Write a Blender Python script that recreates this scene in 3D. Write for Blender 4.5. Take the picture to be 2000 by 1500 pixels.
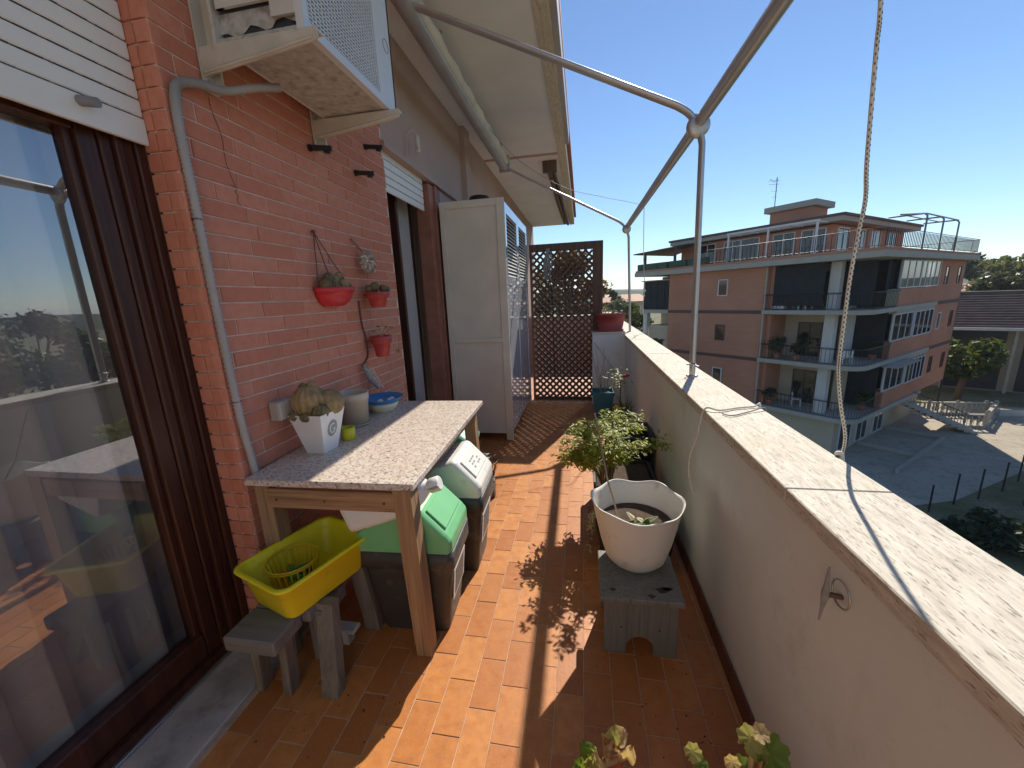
import bpy, math, random
from mathutils import Vector, Matrix
random.seed(7)
rad = math.radians
for _o in list(bpy.data.objects): bpy.data.objects.remove(_o)
SC = bpy.context.scene
COL = SC.collection

# ------------------------------------------------------------------ camera
CAM = Vector((0.0, 0.0, 1.48))
FPX = 759.3                                   # focal length in pixels of a 2000 px wide picture
def cam_matrix(pitch, yaw, roll):
    fwd = Vector((-math.sin(yaw)*math.cos(pitch), math.cos(yaw)*math.cos(pitch), -math.sin(pitch)))
    right = Vector((math.cos(yaw), math.sin(yaw), 0)); up = right.cross(fwd)
    r2 = right*math.cos(roll)+up*math.sin(roll); u2 = -right*math.sin(roll)+up*math.cos(roll)
    return Matrix((r2, u2, -fwd)).transposed()
CR = cam_matrix(0.21925, 0.18377, -0.04394)
cd = bpy.data.cameras.new('camera'); cam = bpy.data.objects.new('camera', cd); COL.objects.link(cam)
cd.sensor_width = 36; cd.sensor_fit = 'HORIZONTAL'; cd.lens = FPX/2000*36
cd.clip_start = 0.05; cd.clip_end = 9000
cam.matrix_world = Matrix.Translation(CAM) @ CR.to_4x4()
SC.camera = cam
def ray(x, y): return CR @ Vector(((x-1000)/FPX, -(y-750)/FPX, -1))
def on(x, y, ax, val):
    d = ray(x, y); return CAM + d*((val-CAM[ax])/d[ax])

# ------------------------------------------------------------------ light
SUN_AZ, SUN_EL = rad(18.3), rad(42.5)
W = bpy.data.worlds.new('World'); SC.world = W; W.use_nodes = True
nt = W.node_tree; bg = nt.nodes['Background']; sky = nt.nodes.new('ShaderNodeTexSky')
sky.sky_type = 'NISHITA'; sky.sun_disc = False; sky.sun_elevation = SUN_EL; sky.sun_rotation = SUN_AZ
sky.air_density = 1.0; sky.dust_density = 0.0; sky.ozone_density = 5.0; sky.altitude = 60
nt.links.new(sky.outputs[0], bg.inputs[0]); bg.inputs[1].default_value = 0.06
sd = bpy.data.lights.new('sun', 'SUN'); sd.energy = 2.6; sd.angle = rad(0.53); sd.color = (1, .91, .77)
sun = bpy.data.objects.new('sun', sd); COL.objects.link(sun)
SDIR = Vector((math.sin(SUN_AZ)*math.cos(SUN_EL), math.cos(SUN_AZ)*math.cos(SUN_EL), math.sin(SUN_EL)))
sun.rotation_euler = SDIR.to_track_quat('Z', 'Y').to_euler(); sun.location = (5, 5, 20)
VS = SC.view_settings; VS.view_transform = 'Standard'; VS.look = 'None'; VS.gamma = 1; VS.use_curve_mapping = False
VS.exposure = 1.2
SC.render.engine = 'CYCLES'
SC.cycles.max_bounces = 10; SC.cycles.transparent_max_bounces = 24; SC.cycles.diffuse_bounces = 5

# ------------------------------------------------------------------ helpers
XF = {}
def link(o): COL.objects.link(o); return o
def tag(o, label=None, cat=None, group=None, kind=None):
    if label: o['label'] = label
    if cat: o['category'] = cat
    if group: o['group'] = group
    if kind: o['kind'] = kind
    return o
def root(name, label, cat, loc=(0, 0, 0), rotz=0.0, group=None, kind=None):
    o = link(bpy.data.objects.new(name, None)); o.location = loc; o.rotation_euler = (0, 0, rotz)
    o.empty_display_size = .05
    XF[o.name] = Matrix.Translation(Vector(loc)) @ Matrix.Rotation(rotz, 4, 'Z')
    return tag(o, label, cat, group, kind)
class MB:
    def __init__(s): s.v = []; s.f = []; s.sm = []
    def add(s, vs, fs, smooth=False):
        n = len(s.v); s.v += [Vector(v) for v in vs]
        s.f += [tuple(i+n for i in f) for f in fs]; s.sm += [smooth]*len(fs); return s
    def box(s, x0, x1, y0, y1, z0, z1, ch=0.0):
        c = Vector(((x0+x1)/2, (y0+y1)/2, (z0+z1)/2))
        return s.obox(c, (abs(x1-x0)/2, abs(y1-y0)/2, abs(z1-z0)/2), None, ch)
    def obox(s, c, h, axes=None, ch=0.0):
        c = Vector(c)
        A = axes or (Vector((1, 0, 0)), Vector((0, 1, 0)), Vector((0, 0, 1)))
        if ch <= 0:
            vs = [c+A[0]*h[0]*i+A[1]*h[1]*j+A[2]*h[2]*k for i in (-1, 1) for j in (-1, 1) for k in (-1, 1)]
            return s.add(vs, [(0, 1, 3, 2), (4, 6, 7, 5), (0, 4, 5, 1), (2, 3, 7, 6), (0, 2, 6, 4), (1, 5, 7, 3)])
        ch = min(ch, min(h)*.8); vs = []; idx = {}
        for i in (-1, 1):
            for j in (-1, 1):
                for k in (-1, 1):
                    for a in range(3):
                        q = [h[0]*i, h[1]*j, h[2]*k]
                        for b in range(3):
                            if b != a: q[b] -= ch*(i, j, k)[b]
                        idx[(i, j, k, a)] = len(vs); vs.append(c+A[0]*q[0]+A[1]*q[1]+A[2]*q[2])
        fs = []
        for a in range(3):
            b, d = (a+1) % 3, (a+2) % 3
            for sg in (-1, 1):
                def K(p, q):
                    t = [0, 0, 0]; t[a] = sg; t[b] = p; t[d] = q; return idx[(t[0], t[1], t[2], a)]
                f = [K(-1, -1), K(1, -1), K(1, 1), K(-1, 1)]; fs.append(tuple(f if sg > 0 else f[::-1]))
            for p in (-1, 1):
                for q in (-1, 1):
                    def K2(t, ax):
                        w = [0, 0, 0]; w[a] = t; w[b] = p; w[d] = q; return idx[(w[0], w[1], w[2], ax)]
                    f = [K2(-1, b), K2(1, b), K2(1, d), K2(-1, d)]; fs.append(tuple(f if p*q > 0 else f[::-1]))
        for i in (-1, 1):
            for j in (-1, 1):
                for k in (-1, 1):
                    f = [idx[(i, j, k, 0)], idx[(i, j, k, 1)], idx[(i, j, k, 2)]]
                    fs.append(tuple(f if i*j*k > 0 else f[::-1]))
        return s.add(vs, fs)
    def bar(s, p, q, w, t, up=(0, 0, 1), ch=0.0):
        p = Vector(p); q = Vector(q); d = (q-p); L = d.length; d.normalize()
        u = Vector(up); a = d.cross(u)
        if a.length < 1e-4: a = d.cross(Vector((1, 0, 0)))
        a.normalize(); b = a.cross(d).normalized()
        return s.obox((p+q)/2, (w/2, L/2, t/2), (a, d, b), ch)
    def loft(s, loops, cap0=True, cap1=True, smooth=True, closed=True):
        n = len(loops[0]); vs = [v for L in loops for v in L]; fs = []
        for i in range(len(loops)-1):
            for j in range(n if closed else n-1):
                k = (j+1) % n; fs.append((i*n+j, i*n+k, (i+1)*n+k, (i+1)*n+j))
        s.add(vs, fs, smooth)
        if cap0: s.add(loops[0], [tuple(range(n))[::-1]])
        if cap1: s.add(loops[-1], [tuple(range(n))])
        return s
    def tube(s, pts, r, n=8, caps=True, closed=False, prof=None):
        pts = [Vector(p) for p in pts]; m = len(pts); loops = []; prev = None
        for i in range(m):
            a = pts[max(i-1, 0)]; b = pts[min(i+1, m-1)]
            d = (b-a).normalized()
            if prev is None:
                u = Vector((0, 0, 1)) if abs(d.z) < .9 else Vector((1, 0, 0)); u = (u-d*u.dot(d)).normalized()
            else: u = (prev-d*prev.dot(d)).normalized()
            prev = u; w = d.cross(u); R = r[i] if isinstance(r, (list, tuple)) else r
            if prof: loops.append([pts[i]+w*x+u*y for x, y in prof])
            else: loops.append([pts[i]+(w*math.cos(2*math.pi*k/n)+u*math.sin(2*math.pi*k/n))*R for k in range(n)])
        return s.loft(loops, caps, caps)
    def cyl(s, p, q, r0, r1=None, n=12): return s.tube([p, q], [r0, r0 if r1 is None else r1], n)
    def lathe(s, prof, c=(0, 0, 0), n=24, cap0=True, cap1=False, sx=1, sy=1):
        c = Vector(c)
        return s.loft([[c+Vector((r*sx*math.cos(2*math.pi*k/n), r*sy*math.sin(2*math.pi*k/n), z)) for k in range(n)] for r, z in prof], cap0, cap1)
    def ball(s, c, r, n=10, m=6, sz=1.0):
        prof = [(max(r*math.sin(math.pi*i/m), 1e-4), -r*sz*math.cos(math.pi*i/m)) for i in range(m+1)]
        return s.lathe(prof, c, n, False, False)
    def prism(s, poly, y0, y1, axis='y'):
        P = {'y': lambda u, w, t: Vector((u, t, w)), 'x': lambda u, w, t: Vector((t, u, w)), 'z': lambda u, w, t: Vector((u, w, t))}[axis]
        n = len(poly); a = [P(u, w, y0) for u, w in poly]; b = [P(u, w, y1) for u, w in poly]
        return s.add(a+b, [tuple(range(n)), tuple(range(2*n-1, n-1, -1))]+[(i, i+n, (i+1) % n+n, (i+1) % n) for i in range(n)])
    def mesh(s, name, off=None):
        me = bpy.data.meshes.new(name); vs = s.v if off is None else [off @ v for v in s.v]
        me.from_pydata([tuple(v) for v in vs], [], s.f); me.polygons.foreach_set('use_smooth', s.sm); me.update()
        return me
    def build(s, name, mat, parent=None, local=False, label=None, cat=None, group=None, kind=None, fix=True):
        inv = None
        if parent is not None and not local: inv = XF[parent.name].inverted()
        me = s.mesh(name, inv)
        if fix:
            import bmesh
            b = bmesh.new(); b.from_mesh(me); bmesh.ops.recalc_face_normals(b, faces=b.faces); b.to_mesh(me); b.free()
        me.materials.append(mat); o = link(bpy.data.objects.new(name, me))
        if parent is not None: o.parent = parent; XF[o.name] = XF[parent.name]
        else: XF[o.name] = Matrix.Identity(4)
        return tag(o, label, cat, group, kind)
def piece(name, me, parent, loc, rot=None, scale=None):
    o = link(bpy.data.objects.new(name, me)); o.parent = parent
    o.location = XF[parent.name].inverted() @ Vector(loc)
    if rot is not None: o.rotation_euler = rot
    if scale is not None: o.scale = scale
    return o
def copy_tree(o, parent=None):
    c = o.copy(); link(c); c.parent = parent
    if o.name in XF: XF[c.name] = XF[o.name]
    for ch in [k for k in bpy.data.objects if k.parent == o]: copy_tree(ch, c)
    return c
def spline(pts, n=8):
    pts = [Vector(p) for p in pts]; out = []
    for i in range(len(pts)-1):
        p0 = pts[max(i-1, 0)]; p1 = pts[i]; p2 = pts[i+1]; p3 = pts[min(i+2, len(pts)-1)]
        for k in range(n):
            t = k/n
            out.append(.5*((2*p1)+(p2-p0)*t+(2*p0-5*p1+4*p2-p3)*t*t+(3*p1-p0-3*p2+p3)*t**3))
    out.append(pts[-1]); return out

# ------------------------------------------------------------------ materials
class NT:
    def __init__(s, name):
        s.m = bpy.data.materials.new(name); s.m.use_nodes = True; s.t = s.m.node_tree; s.b = s.t.nodes['Principled BSDF']
    def n(s, typ, **kw):
        q = s.t.nodes.new('ShaderNode'+typ)
        for k, v in kw.items():
            if k[0] == '_': q.inputs[int(k[1:])].default_value = v
            elif k.startswith('i_'): q.inputs[k[2:].replace('_', ' ')].default_value = v
            else: setattr(q, k, v)
        return q
    def l(s, a, b): s.t.links.new(a, b)
    def pos(s, scale=(1, 1, 1), rot=(0, 0, 0), space='w'):
        src = s.n('NewGeometry').outputs['Position'] if space == 'w' else s.n('TexCoord').outputs['Object']
        mp = s.n('Mapping'); mp.inputs['Scale'].default_value = scale; mp.inputs['Rotation'].default_value = rot
        s.l(src, mp.inputs[0]); return mp.outputs[0]
    def noise(s, vec, scale, detail=4, rough=.55):
        q = s.n('TexNoise'); q.inputs['Scale'].default_value = scale; q.inputs['Detail'].default_value = detail
        q.inputs['Roughness'].default_value = rough; s.l(vec, q.inputs['Vector']); return q.outputs['Fac']
    def ramp(s, fac, stops):
        q = s.n('ValToRGB'); e = q.color_ramp.elements
        while len(e) < len(stops): e.new(.5)
        for k, (p, c) in enumerate(stops):
            e[k].position = p; e[k].color = (c, c, c, 1) if isinstance(c, (int, float)) else (*c, 1)
        s.l(fac, q.inputs[0]); return q.outputs[0]
    def mix(s, fac, a, b, mode='MIX'):
        q = s.n('Mix', data_type='RGBA', blend_type=mode)
        for sock, v in ((q.inputs[0], fac), (q.inputs[6], a), (q.inputs[7], b)):
            if isinstance(v, bpy.types.NodeSocket): s.l(v, sock)
            elif isinstance(v, (int, float)): sock.default_value = v
            else: sock.default_value = (*v, 1)
        return q.outputs[2]
    def rnd(s):
        a = s.n('ObjectInfo').outputs['Random']; b = s.n('NewGeometry').outputs['Random Per Island']
        q = s.n('Math', operation='ADD'); s.l(a, q.inputs[0]); s.l(b, q.inputs[1])
        f = s.n('Math', operation='FRACT'); s.l(q.outputs[0], f.inputs[0]); return f.outputs[0]
    def bump(s, h, strength, dist=.002):
        q = s.n('Bump'); q.inputs['Strength'].default_value = strength; q.inputs['Distance'].default_value = dist
        s.l(h, q.inputs['Height']); s.l(q.outputs[0], s.b.inputs['Normal'])
    def out(s, col, rough=.6, metal=0, spec=.5):
        for k, v in (('Base Color', col), ('Roughness', rough), ('Metallic', metal), ('Specular IOR Level', spec)):
            if isinstance(v, bpy.types.NodeSocket): s.l(v, s.b.inputs[k])
            elif isinstance(v, (int, float)): s.b.inputs[k].default_value = v
            else: s.b.inputs[k].default_value = (*v, 1)
        return s.m
def mul(c, k): return tuple(min(x*k, 1) for x in c)
def basic(name, col, rough=.55, var=.25, vs=6, bump=.15, bs=90, metal=0, spec=.5, rnd=0, dirt=None, dscale=5, damt=.55, tr=0, coat=0):
    q = NT(name); p = q.pos()
    c = q.mix(q.ramp(q.noise(p, vs, 5), [(.3, 0), (.7, 1)]), mul(col, 1-var), mul(col, 1+var*.6))
    if rnd: c = q.mix(rnd, c, q.mix(q.rnd(), mul(col, .6), mul(col, 1.35)))
    if dirt: c = q.mix(q.ramp(q.noise(p, dscale, 6, .65), [(damt, 0), (damt+.15, 1)]), c, dirt)
    if bump: q.bump(q.noise(p, bs, 4), bump)
    m = q.out(c, rough, metal, spec)
    if tr: q.b.inputs['Subsurface Weight'].default_value = tr; q.b.inputs['Subsurface Radius'].default_value = (.02, .02, .02)
    if coat: q.b.inputs['Coat Weight'].default_value = coat
    return m
def leafmat(name, col, var=.4):
    q = NT(name); c = q.mix(q.rnd(), mul(col, 1-var), mul(col, 1+var)); m = q.out(c, .45, 0, .4)
    tr = q.n('BsdfTranslucent'); q.l(q.mix(.5, c, (min(col[0]*2.6, 1), min(col[1]*2.2, 1), col[2]*.8)), tr.inputs[0])
    mx = q.n('MixShader'); mx.inputs[0].default_value = .42; q.l(q.b.outputs[0], mx.inputs[1]); q.l(tr.outputs[0], mx.inputs[2])
    q.l(mx.outputs[0], q.t.nodes['Material Output'].inputs[0]); return m
def wood(name, c0, c1, axis=2, scale=14, rough=.7, grey=None):
    q = NT(name); sc = [scale*3.2]*3; sc[axis] = scale*.12; p = q.pos(tuple(sc))
    n = q.noise(p, 1.0, 6, .6); c = q.mix(q.ramp(n, [(.32, 0), (.66, 1)]), c0, c1)
    sc2 = [90]*3; sc2[axis] = 2.5; n2 = q.noise(q.pos(tuple(sc2)), 1.0, 3)
    c = q.mix(q.ramp(n2, [(.52, 0), (.7, .55)]), c, mul(c0, .45))
    if grey: c = q.mix(q.ramp(q.noise(q.pos(), 5, 5), [(.45, 0), (.62, .85)]), c, grey)
    q.bump(n2, .45, .003); return q.out(c, rough, 0, .3)
def glassy(name, tint=(.9, .95, .93), ior=1.6, rough=0.0):
    q = NT(name); t = q.t; t.nodes.remove(q.b)
    tr = q.n('BsdfTransparent'); tr.inputs[0].default_value = (*tint, 1)
    gl = q.n('BsdfGlossy'); gl.inputs['Roughness'].default_value = rough; gl.inputs[0].default_value = (.95, .97, 1, 1)
    fr = q.n('Fresnel'); fr.inputs[0].default_value = ior
    bf = q.n('NewGeometry').outputs['Backfacing']; inv = q.n('Math', operation='SUBTRACT'); inv.inputs[0].default_value = 1; q.l(bf, inv.inputs[1])
    fm = q.n('Math', operation='MULTIPLY'); q.l(fr.outputs[0], fm.inputs[0]); q.l(inv.outputs[0], fm.inputs[1])
    mx = q.n('MixShader'); q.l(fm.outputs[0], mx.inputs[0]); q.l(tr.outputs[0], mx.inputs[1]); q.l(gl.outputs[0], mx.inputs[2])
    q.l(mx.outputs[0], t.nodes['Material Output'].inputs[0]); return q.m
def m_tile():
    q = NT('terracotta_tile'); p = q.pos(); r = q.rnd()
    c = q.mix(r, (.41, .138, .032), (.59, .245, .068))
    c = q.mix(q.ramp(q.noise(p, 22, 5), [(.35, 0), (.7, .6)]), c, (.36, .12, .034))
    c = q.mix(q.ramp(q.noise(p, 120, 3), [(.5, 0), (.75, .3)]), c, (.62, .30, .12))
    q.bump(q.noise(p, 60, 5), .22, .0015); return q.out(c, q.ramp(q.noise(p, 30, 4), [(.3, .34), (.75, .6)]), 0, .45)
def m_brick():
    q = NT('red_brick'); p = q.pos(); r = q.rnd()
    c = q.mix(r, (.54, .20, .125), (.62, .26, .175))
    c = q.mix(q.ramp(q.noise(p, 30, 5), [(.4, 0), (.75, .5)]), c, (.46, .145, .08))
    c = q.mix(q.ramp(q.noise(p, 3.2, 5), [(.55, 0), (.8, .35)]), c, (.62, .33, .22))
    q.bump(q.noise(q.pos((60, 60, 140)), 1, 5), .5, .0018); return q.out(c, .85, 0, .25)
def m_granite():
    q = NT('granite'); p = q.pos()
    v = q.n('TexVoronoi'); v.inputs['Scale'].default_value = 120; q.l(p, v.inputs['Vector'])
    h = q.n('SeparateColor'); q.l(v.outputs['Color'], h.inputs[0])
    c = q.ramp(h.outputs[0], [(0, (.66, .58, .50)), (.34, (.72, .65, .57)), (.5, (.50, .37, .30)), (.7, (.60, .50, .43)), (.84, (.42, .35, .31)), (.95, (.20, .17, .16))])
    c = q.mix(q.ramp(q.noise(p, 60, 4), [(.45, 0), (.65, .7)]), c, (.66, .58, .50))
    c = q.mix(q.ramp(q.noise(p, 5, 5), [(.5, 0), (.75, .3)]), c, (.52, .40, .31))
    return q.out(c, .38, 0, .45)
def m_trav():
    q = NT('travertine'); p = q.pos((70, 11, 70)); p2 = q.pos((260, 42, 260), (0, 0, .08))
    n = q.noise(p, 1, 6, .65); n2 = q.noise(p2, 1, 3)
    c = q.ramp(n, [(.28, (.40, .355, .29)), (.5, (.62, .57, .48)), (.72, (.73, .69, .60))])
    pit = q.ramp(n2, [(.585, 0), (.66, 1)])
    c = q.mix(pit, c, (.27, .24, .20))
    c = q.mix(q.ramp(q.noise(q.pos(), 2.2, 5), [(.5, 0), (.75, .5)]), c, (.50, .42, .30))
    q.bump(n2, -.6, .003); return q.out(c, .7, 0, .3)
def m_plaster(name, col, dirt, amt=.6):
    q = NT(name); p = q.pos(); c = q.mix(q.ramp(q.noise(p, 2, 6), [(.3, 0), (.75, 1)]), col, mul(col, .88))
    c = q.mix(q.ramp(q.noise(q.pos((6, 6, .8)), 1, 6, .62), [(amt, 0), (amt+.2, .28)]), c, dirt)
    c = q.mix(q.ramp(q.noise(p, 6.5, 6, .7), [(.56, 0), (.72, .6)]), c, dirt)
    q.bump(q.noise(p, 45, 5), .25, .002); return q.out(c, .85, 0, .2)
def m_terra_far():
    q = NT('far_tile'); b = q.n('TexBrick'); q.l(q.pos((1, 1, 1), (0, 0, math.pi/2)), b.inputs[0]); b.inputs['Scale'].default_value = 4.8
    b.inputs['Color1'].default_value = (.5, .25, .17, 1); b.inputs['Color2'].default_value = (.44, .21, .14, 1); b.inputs['Mortar'].default_value = (.5, .4, .33, 1)
    b.inputs['Mortar Size'].default_value = .015; return q.out(b.outputs[0], .6)
MT = dict(
 tile=m_tile(), brick=m_brick(), granite=m_granite(), trav=m_trav(), fartile=m_terra_far(),
 grout=basic('grout', (.52, .38, .27), .9, .25, 20, .3, 150),
 mortar=basic('mortar', (.70, .56, .46), .95, .2, 12, .4, 200),
 skirt=basic('skirting_tile', (.12, .035, .022), .35, .3, 12),
 parapet=m_plaster('parapet_plaster', (.78, .81, .79), (.61, .61, .57), .52),
 soffit=m_plaster('soffit_plaster', (.80, .83, .87), (.72, .74, .77)),
 upwall=m_plaster('upper_wall_plaster', (.50, .36, .31), (.44, .32, .28)),
 shutter=basic('shutter_white', (.78, .76, .71), .45, .06, 3, .05),
 slot=basic('shutter_gap', (.05, .05, .055), .8, .1),
 frame=wood('door_wood', (.042, .014, .009), (.08, .028, .017), 2, 10, .35),
 rubber=basic('black_rubber', (.02, .02, .022), .6, .2),
 glass=glassy('door_glass', (.78, .78, .78), 2.9),
 curtain=basic('curtain_cloth', (.68, .67, .66), .9, .1, 4, .1, 60, tr=.0),
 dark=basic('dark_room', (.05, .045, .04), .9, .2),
 alu=basic('awning_aluminium', (.56, .55, .54), .4, .12, 5, .05, metal=.75),
 alu2=basic('bare_metal', (.5, .5, .5), .4, .1, metal=.9),
 fabric=basic('awning_canvas', (.62, .57, .48), .9, .15, 4, .3, 40),
 acwhite=basic('ac_casing', (.62, .60, .55), .5, .1, 4, .08, dirt=(.38, .33, .27), dscale=9, damt=.58),
 acfront=basic('ac_front', (.68, .69, .70), .4, .05, 4, .03),
 acbelly=basic('ac_underside', (.50, .48, .45), .8, .25, 30, .35, 60, dirt=(.27, .25, .22), dscale=20, damt=.52),
 acdark=basic('ac_inside', (.06, .065, .075), .6, .3, 20),
 bracket=basic('bracket_paint', (.58, .53, .45), .5, .15, 8, .1, dirt=(.36, .28, .2), dscale=14, damt=.6),
 conduit=basic('grey_conduit', (.40, .37, .35), .55, .12),
 black=basic('black_plastic', (.015, .014, .014), .45, .2),
 cab=basic('cabinet_paint', (.66, .62, .55), .5, .1, 3, .06),
 cabdoor=basic('cabinet_door_paint', (.52, .52, .54), .12, .05, 3, .0, coat=.6),
 cabdark=basic('cabinet_gap', (.05, .05, .05), .8),
 lat=wood('lattice_wood', (.085, .05, .035), (.15, .095, .07), 2, 10, .6),
 twood_z=wood('table_wood_upright', (.28, .165, .085), (.42, .27, .15), 2, 11, .75),
 twood_x=wood('table_wood_across', (.27, .15, .075), (.42, .26, .14), 0, 11, .75),
 twood_y=wood('table_wood_along', (.27, .15, .075), (.42, .26, .14), 1, 11, .75),
 grey_z=wood('grey_wood_upright', (.14, .115, .09), (.24, .20, .155), 2, 11, .8, (.20, .19, .17)),
 grey_x=wood('grey_wood_across', (.14, .125, .11), (.22, .20, .175), 0, 11, .8, (.17, .165, .16)),
 yellow=basic('yellow_plastic', (.86, .76, .02), .4, .08, 5, .04, tr=.1, dirt=(.62, .50, .03), dscale=14, damt=.6),
 yellow2=basic('basket_plastic', (.70, .47, .01), .4, .08, 3, .02),
 cup=basic('cup_plastic', (.55, .52, .02), .4, .1),
 green=basic('green_plastic', (.18, .52, .24), .45, .1, 4, .06, 60, tr=.05, dirt=(.30, .46, .27), dscale=18, damt=.56),
 teal=basic('teal_plastic', (.10, .38, .27), .4, .1),
 binbody=basic('bin_body', (.05, .047, .044), .5, .15, 4, .1, dirt=(.11, .10, .09), dscale=12, damt=.55),
 binwhite=basic('bin_lid_white', (.78, .77, .72), .45, .06, 4, .05, tr=.05, dirt=(.55, .51, .43), dscale=16, damt=.6),
 sticker=basic('sticker', (.55, .55, .55), .4, .1), print=basic('sticker_print', (.05, .05, .06), .5, .1),
 printg=basic('print_grey', (.30, .30, .31), .6, .3, 150),
 jug=basic('jug_plastic', (.78, .79, .76), .35, .05, 4, .05, tr=.5),
 white=basic('white_ceramic', (.74, .73, .72), .4, .06, 8, .06, dirt=(.42, .42, .42), dscale=16, damt=.66),
 beige=basic('beige_pot', (.55, .47, .37), .55, .1, 6, .08),
 blue=basic('blue_plastic', (.04, .23, .52), .35, .1),
 cream=basic('cream_plastic', (.66, .60, .44), .45, .1),
 red=basic('red_plastic', (.55, .035, .045), .4, .12, 6, .05), red2=basic('dusty_red_plastic', (.46, .055, .05), .5, .2, 9, .08),
 maroon=basic('maroon_pot', (.30, .045, .045), .5, .15), terr=basic('terracotta_pot', (.42, .15, .08), .7, .2, 14, .2),
 cactus=basic('cactus_skin', (.16, .13, .06), .7, .4, 30, .4, 120), cactus2=basic('dry_cactus', (.33, .23, .11), .75, .45, 25, .4, 120),
 soil=basic('soil', (.07, .045, .03), .95, .4, 40, .9, 80),
 potwhite=basic('scalloped_pot_plastic', (.78, .76, .70), .5, .06, 4, .06, tr=.3, dirt=(.55, .48, .38), dscale=10, damt=.57),
 stool=wood('stool_grey_paint', (.16, .165, .15), (.22, .22, .20), 2, 6, .6),
 bluep=basic('blue_planter', (.02, .17, .25), .45, .15), planter=basic('dark_planter', (.018, .02, .022), .55, .3),
 rope=basic('rope_cotton', (.76, .71, .62), .9, .15, 60), ropedark=basic('rope_fleck', (.05, .04, .045), .9, .2),
 cable=basic('brown_cable', (.13, .06, .045), .6, .2), cablegrey=basic('grey_cable', (.25, .25, .27), .6, .2),
 shell=basic('sea_shell', (.58, .50, .40), .5, .3, 50, .3, 60, rnd=.5), shellb=basic('brown_shell', (.42, .25, .11), .5, .3, 40, .2, rnd=.4),
 net=basic('grey_net', (.30, .29, .28), .9, .2, 60), marble=m_trav(),
 sill=basic('marble_sill', (.42, .40, .37), .5, .25, 9, .1, dirt=(.25, .22, .19), dscale=6, damt=.55),
 bark=basic('bark', (.14, .095, .06), .9, .35, 30, .8, 60), stem=basic('stem', (.22, .17, .08), .8, .3, 30), twig=basic('dry_twig', (.30, .23, .16), .9, .3, 30),
 nandina=leafmat('nandina_leaf', (.26, .31, .04), .35), leafg=leafmat('green_leaf', (.11, .19, .035), .25), leafp=leafmat('pale_leaf', (.28, .30, .12), .25),
 leafr=leafmat('red_leaf', (.45, .13, .07), .3), leaftan=leafmat('dry_leaf', (.42, .33, .20), .25), variegated=leafmat('variegated_leaf', (.50, .48, .30), .3),
 rose=basic('rose_petal', (.50, .02, .025), .6, .2), pegs=basic('green_peg', (.02, .30, .05), .4, .1), pego=basic('orange_peg', (.55, .14, .03), .4), pegb=basic('dark_peg', (.03, .08, .06), .4),
)

# ================================================================== THE BALCONY (setting)
WX = -1.40                                     # face of the brick wall
fl = MB(); fl.box(-1.62, .80, -3, 5.42, -.25, -.0022)
floor = fl.build('floor', MT['grout'], kind='structure')
TW, TL = .1055, .2045
tb = MB(); tb.obox((0, 0, -.006), ((TW-.0032)/2, (TL-.0032)/2, .006), None, .001); tile_me = tb.mesh('tile'); tile_me.materials.append(MT['tile'])
rest = MB()
for i in range(-13, 6):
    x = (i+.5)*TW
    if x-TW/2 < -1.30 or x > .55: continue
    y0 = 1.193 if i % 2 else 1.0925
    for k in range(-18, 21):
        y = y0+(k+.5)*TL
        if y > 5.36: continue
        dz = random.uniform(-.0006, .0004)
        if .70 < y < 4.05: piece('tile', tile_me, floor, (x, y, dz), (random.uniform(-.002, .002), random.uniform(-.002, .002), random.uniform(-.004, .004)))
        else: rest.obox((x, y, -.006+dz), ((TW-.0045)/2, (TL-.0045)/2, .006))
for k in range(2, 28): rest.box(.5295, .551, .2+k*TL*.9, .2+(k+1)*TL*.9-.004, -.012, -.0003)
rest.build('far_tiles', MT['tile'], floor, kind='stuff')
sk = MB(); sk.box(0, .2, -.006, .006, 0, .075, .002); sk_me = sk.mesh('skirting_tile'); sk_me.materials.append(MT['skirt'])
for k in range(22): piece('skirting_tile', sk_me, floor, (.553, .3+k*.2045+.2, .001), (0, 0, -math.pi/2))

# ---- brick wall of the apartment with its openings
aw = root('apartment_wall', 'red brick apartment wall with pale mortar joints beside the balcony door', 'wall', (WX, 1.3, 0))
m = MB(); m.box(-1.72, WX-.005, 1.284, 2.88, 0, 3.45); m.build('mortar_bed', MT['mortar'], aw)
m = MB(); m.box(-1.72, WX-.012, -2.2, 1.284, 2.95, 3.45); m.box(-1.72, WX-.012, -2.2, -.75, 0, 2.95)
m.box(-1.72, WX-.012, 2.88, 4.02, 2.56, 3.45); m.box(-1.72, WX-.012, 4.02, 12.1, 0, 3.45)
m.build('plaster_wall', MT['upwall'], aw)
m = MB(); m.box(WX-.012, WX+.03, 2.85, 4.9, 2.56, 2.60); m.box(WX-.012, WX+.05, 4.9, 5.12, 2.38, 3.449); m.build('ledge', MT['upwall'], aw)
BL, BH = .262, .0655
def brick_mesh(L, H, nm):
    q = MB(); x1 = .004; x0 = -.02; a = L/2; b = H/2; c = .0022
    vs = [(x0, -a, -b), (x0, a, -b), (x0, a, b), (x0, -a, b), (x1-c, -a, -b), (x1-c, a, -b), (x1-c, a, b), (x1-c, -a, b), (x1, -a+c, -b+c), (x1, a-c, -b+c), (x1, a-c, b-c), (x1, -a+c, b-c)]
    q.add(vs, [(0, 4, 5, 1)[::-1], (1, 5, 6, 2)[::-1], (2, 6, 7, 3)[::-1], (3, 7, 4, 0)[::-1], (4, 8, 9, 5)[::-1], (5, 9, 10, 6)[::-1], (6, 10, 11, 7)[::-1], (7, 11, 8, 4)[::-1], (8, 11, 10, 9)[::-1]])
    me = q.mesh(nm); me.materials.append(MT['brick']); return me, q
bcache = {}
hid = MB(); Y0, Y1 = 1.2845, 2.8795; nb = 0
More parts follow.
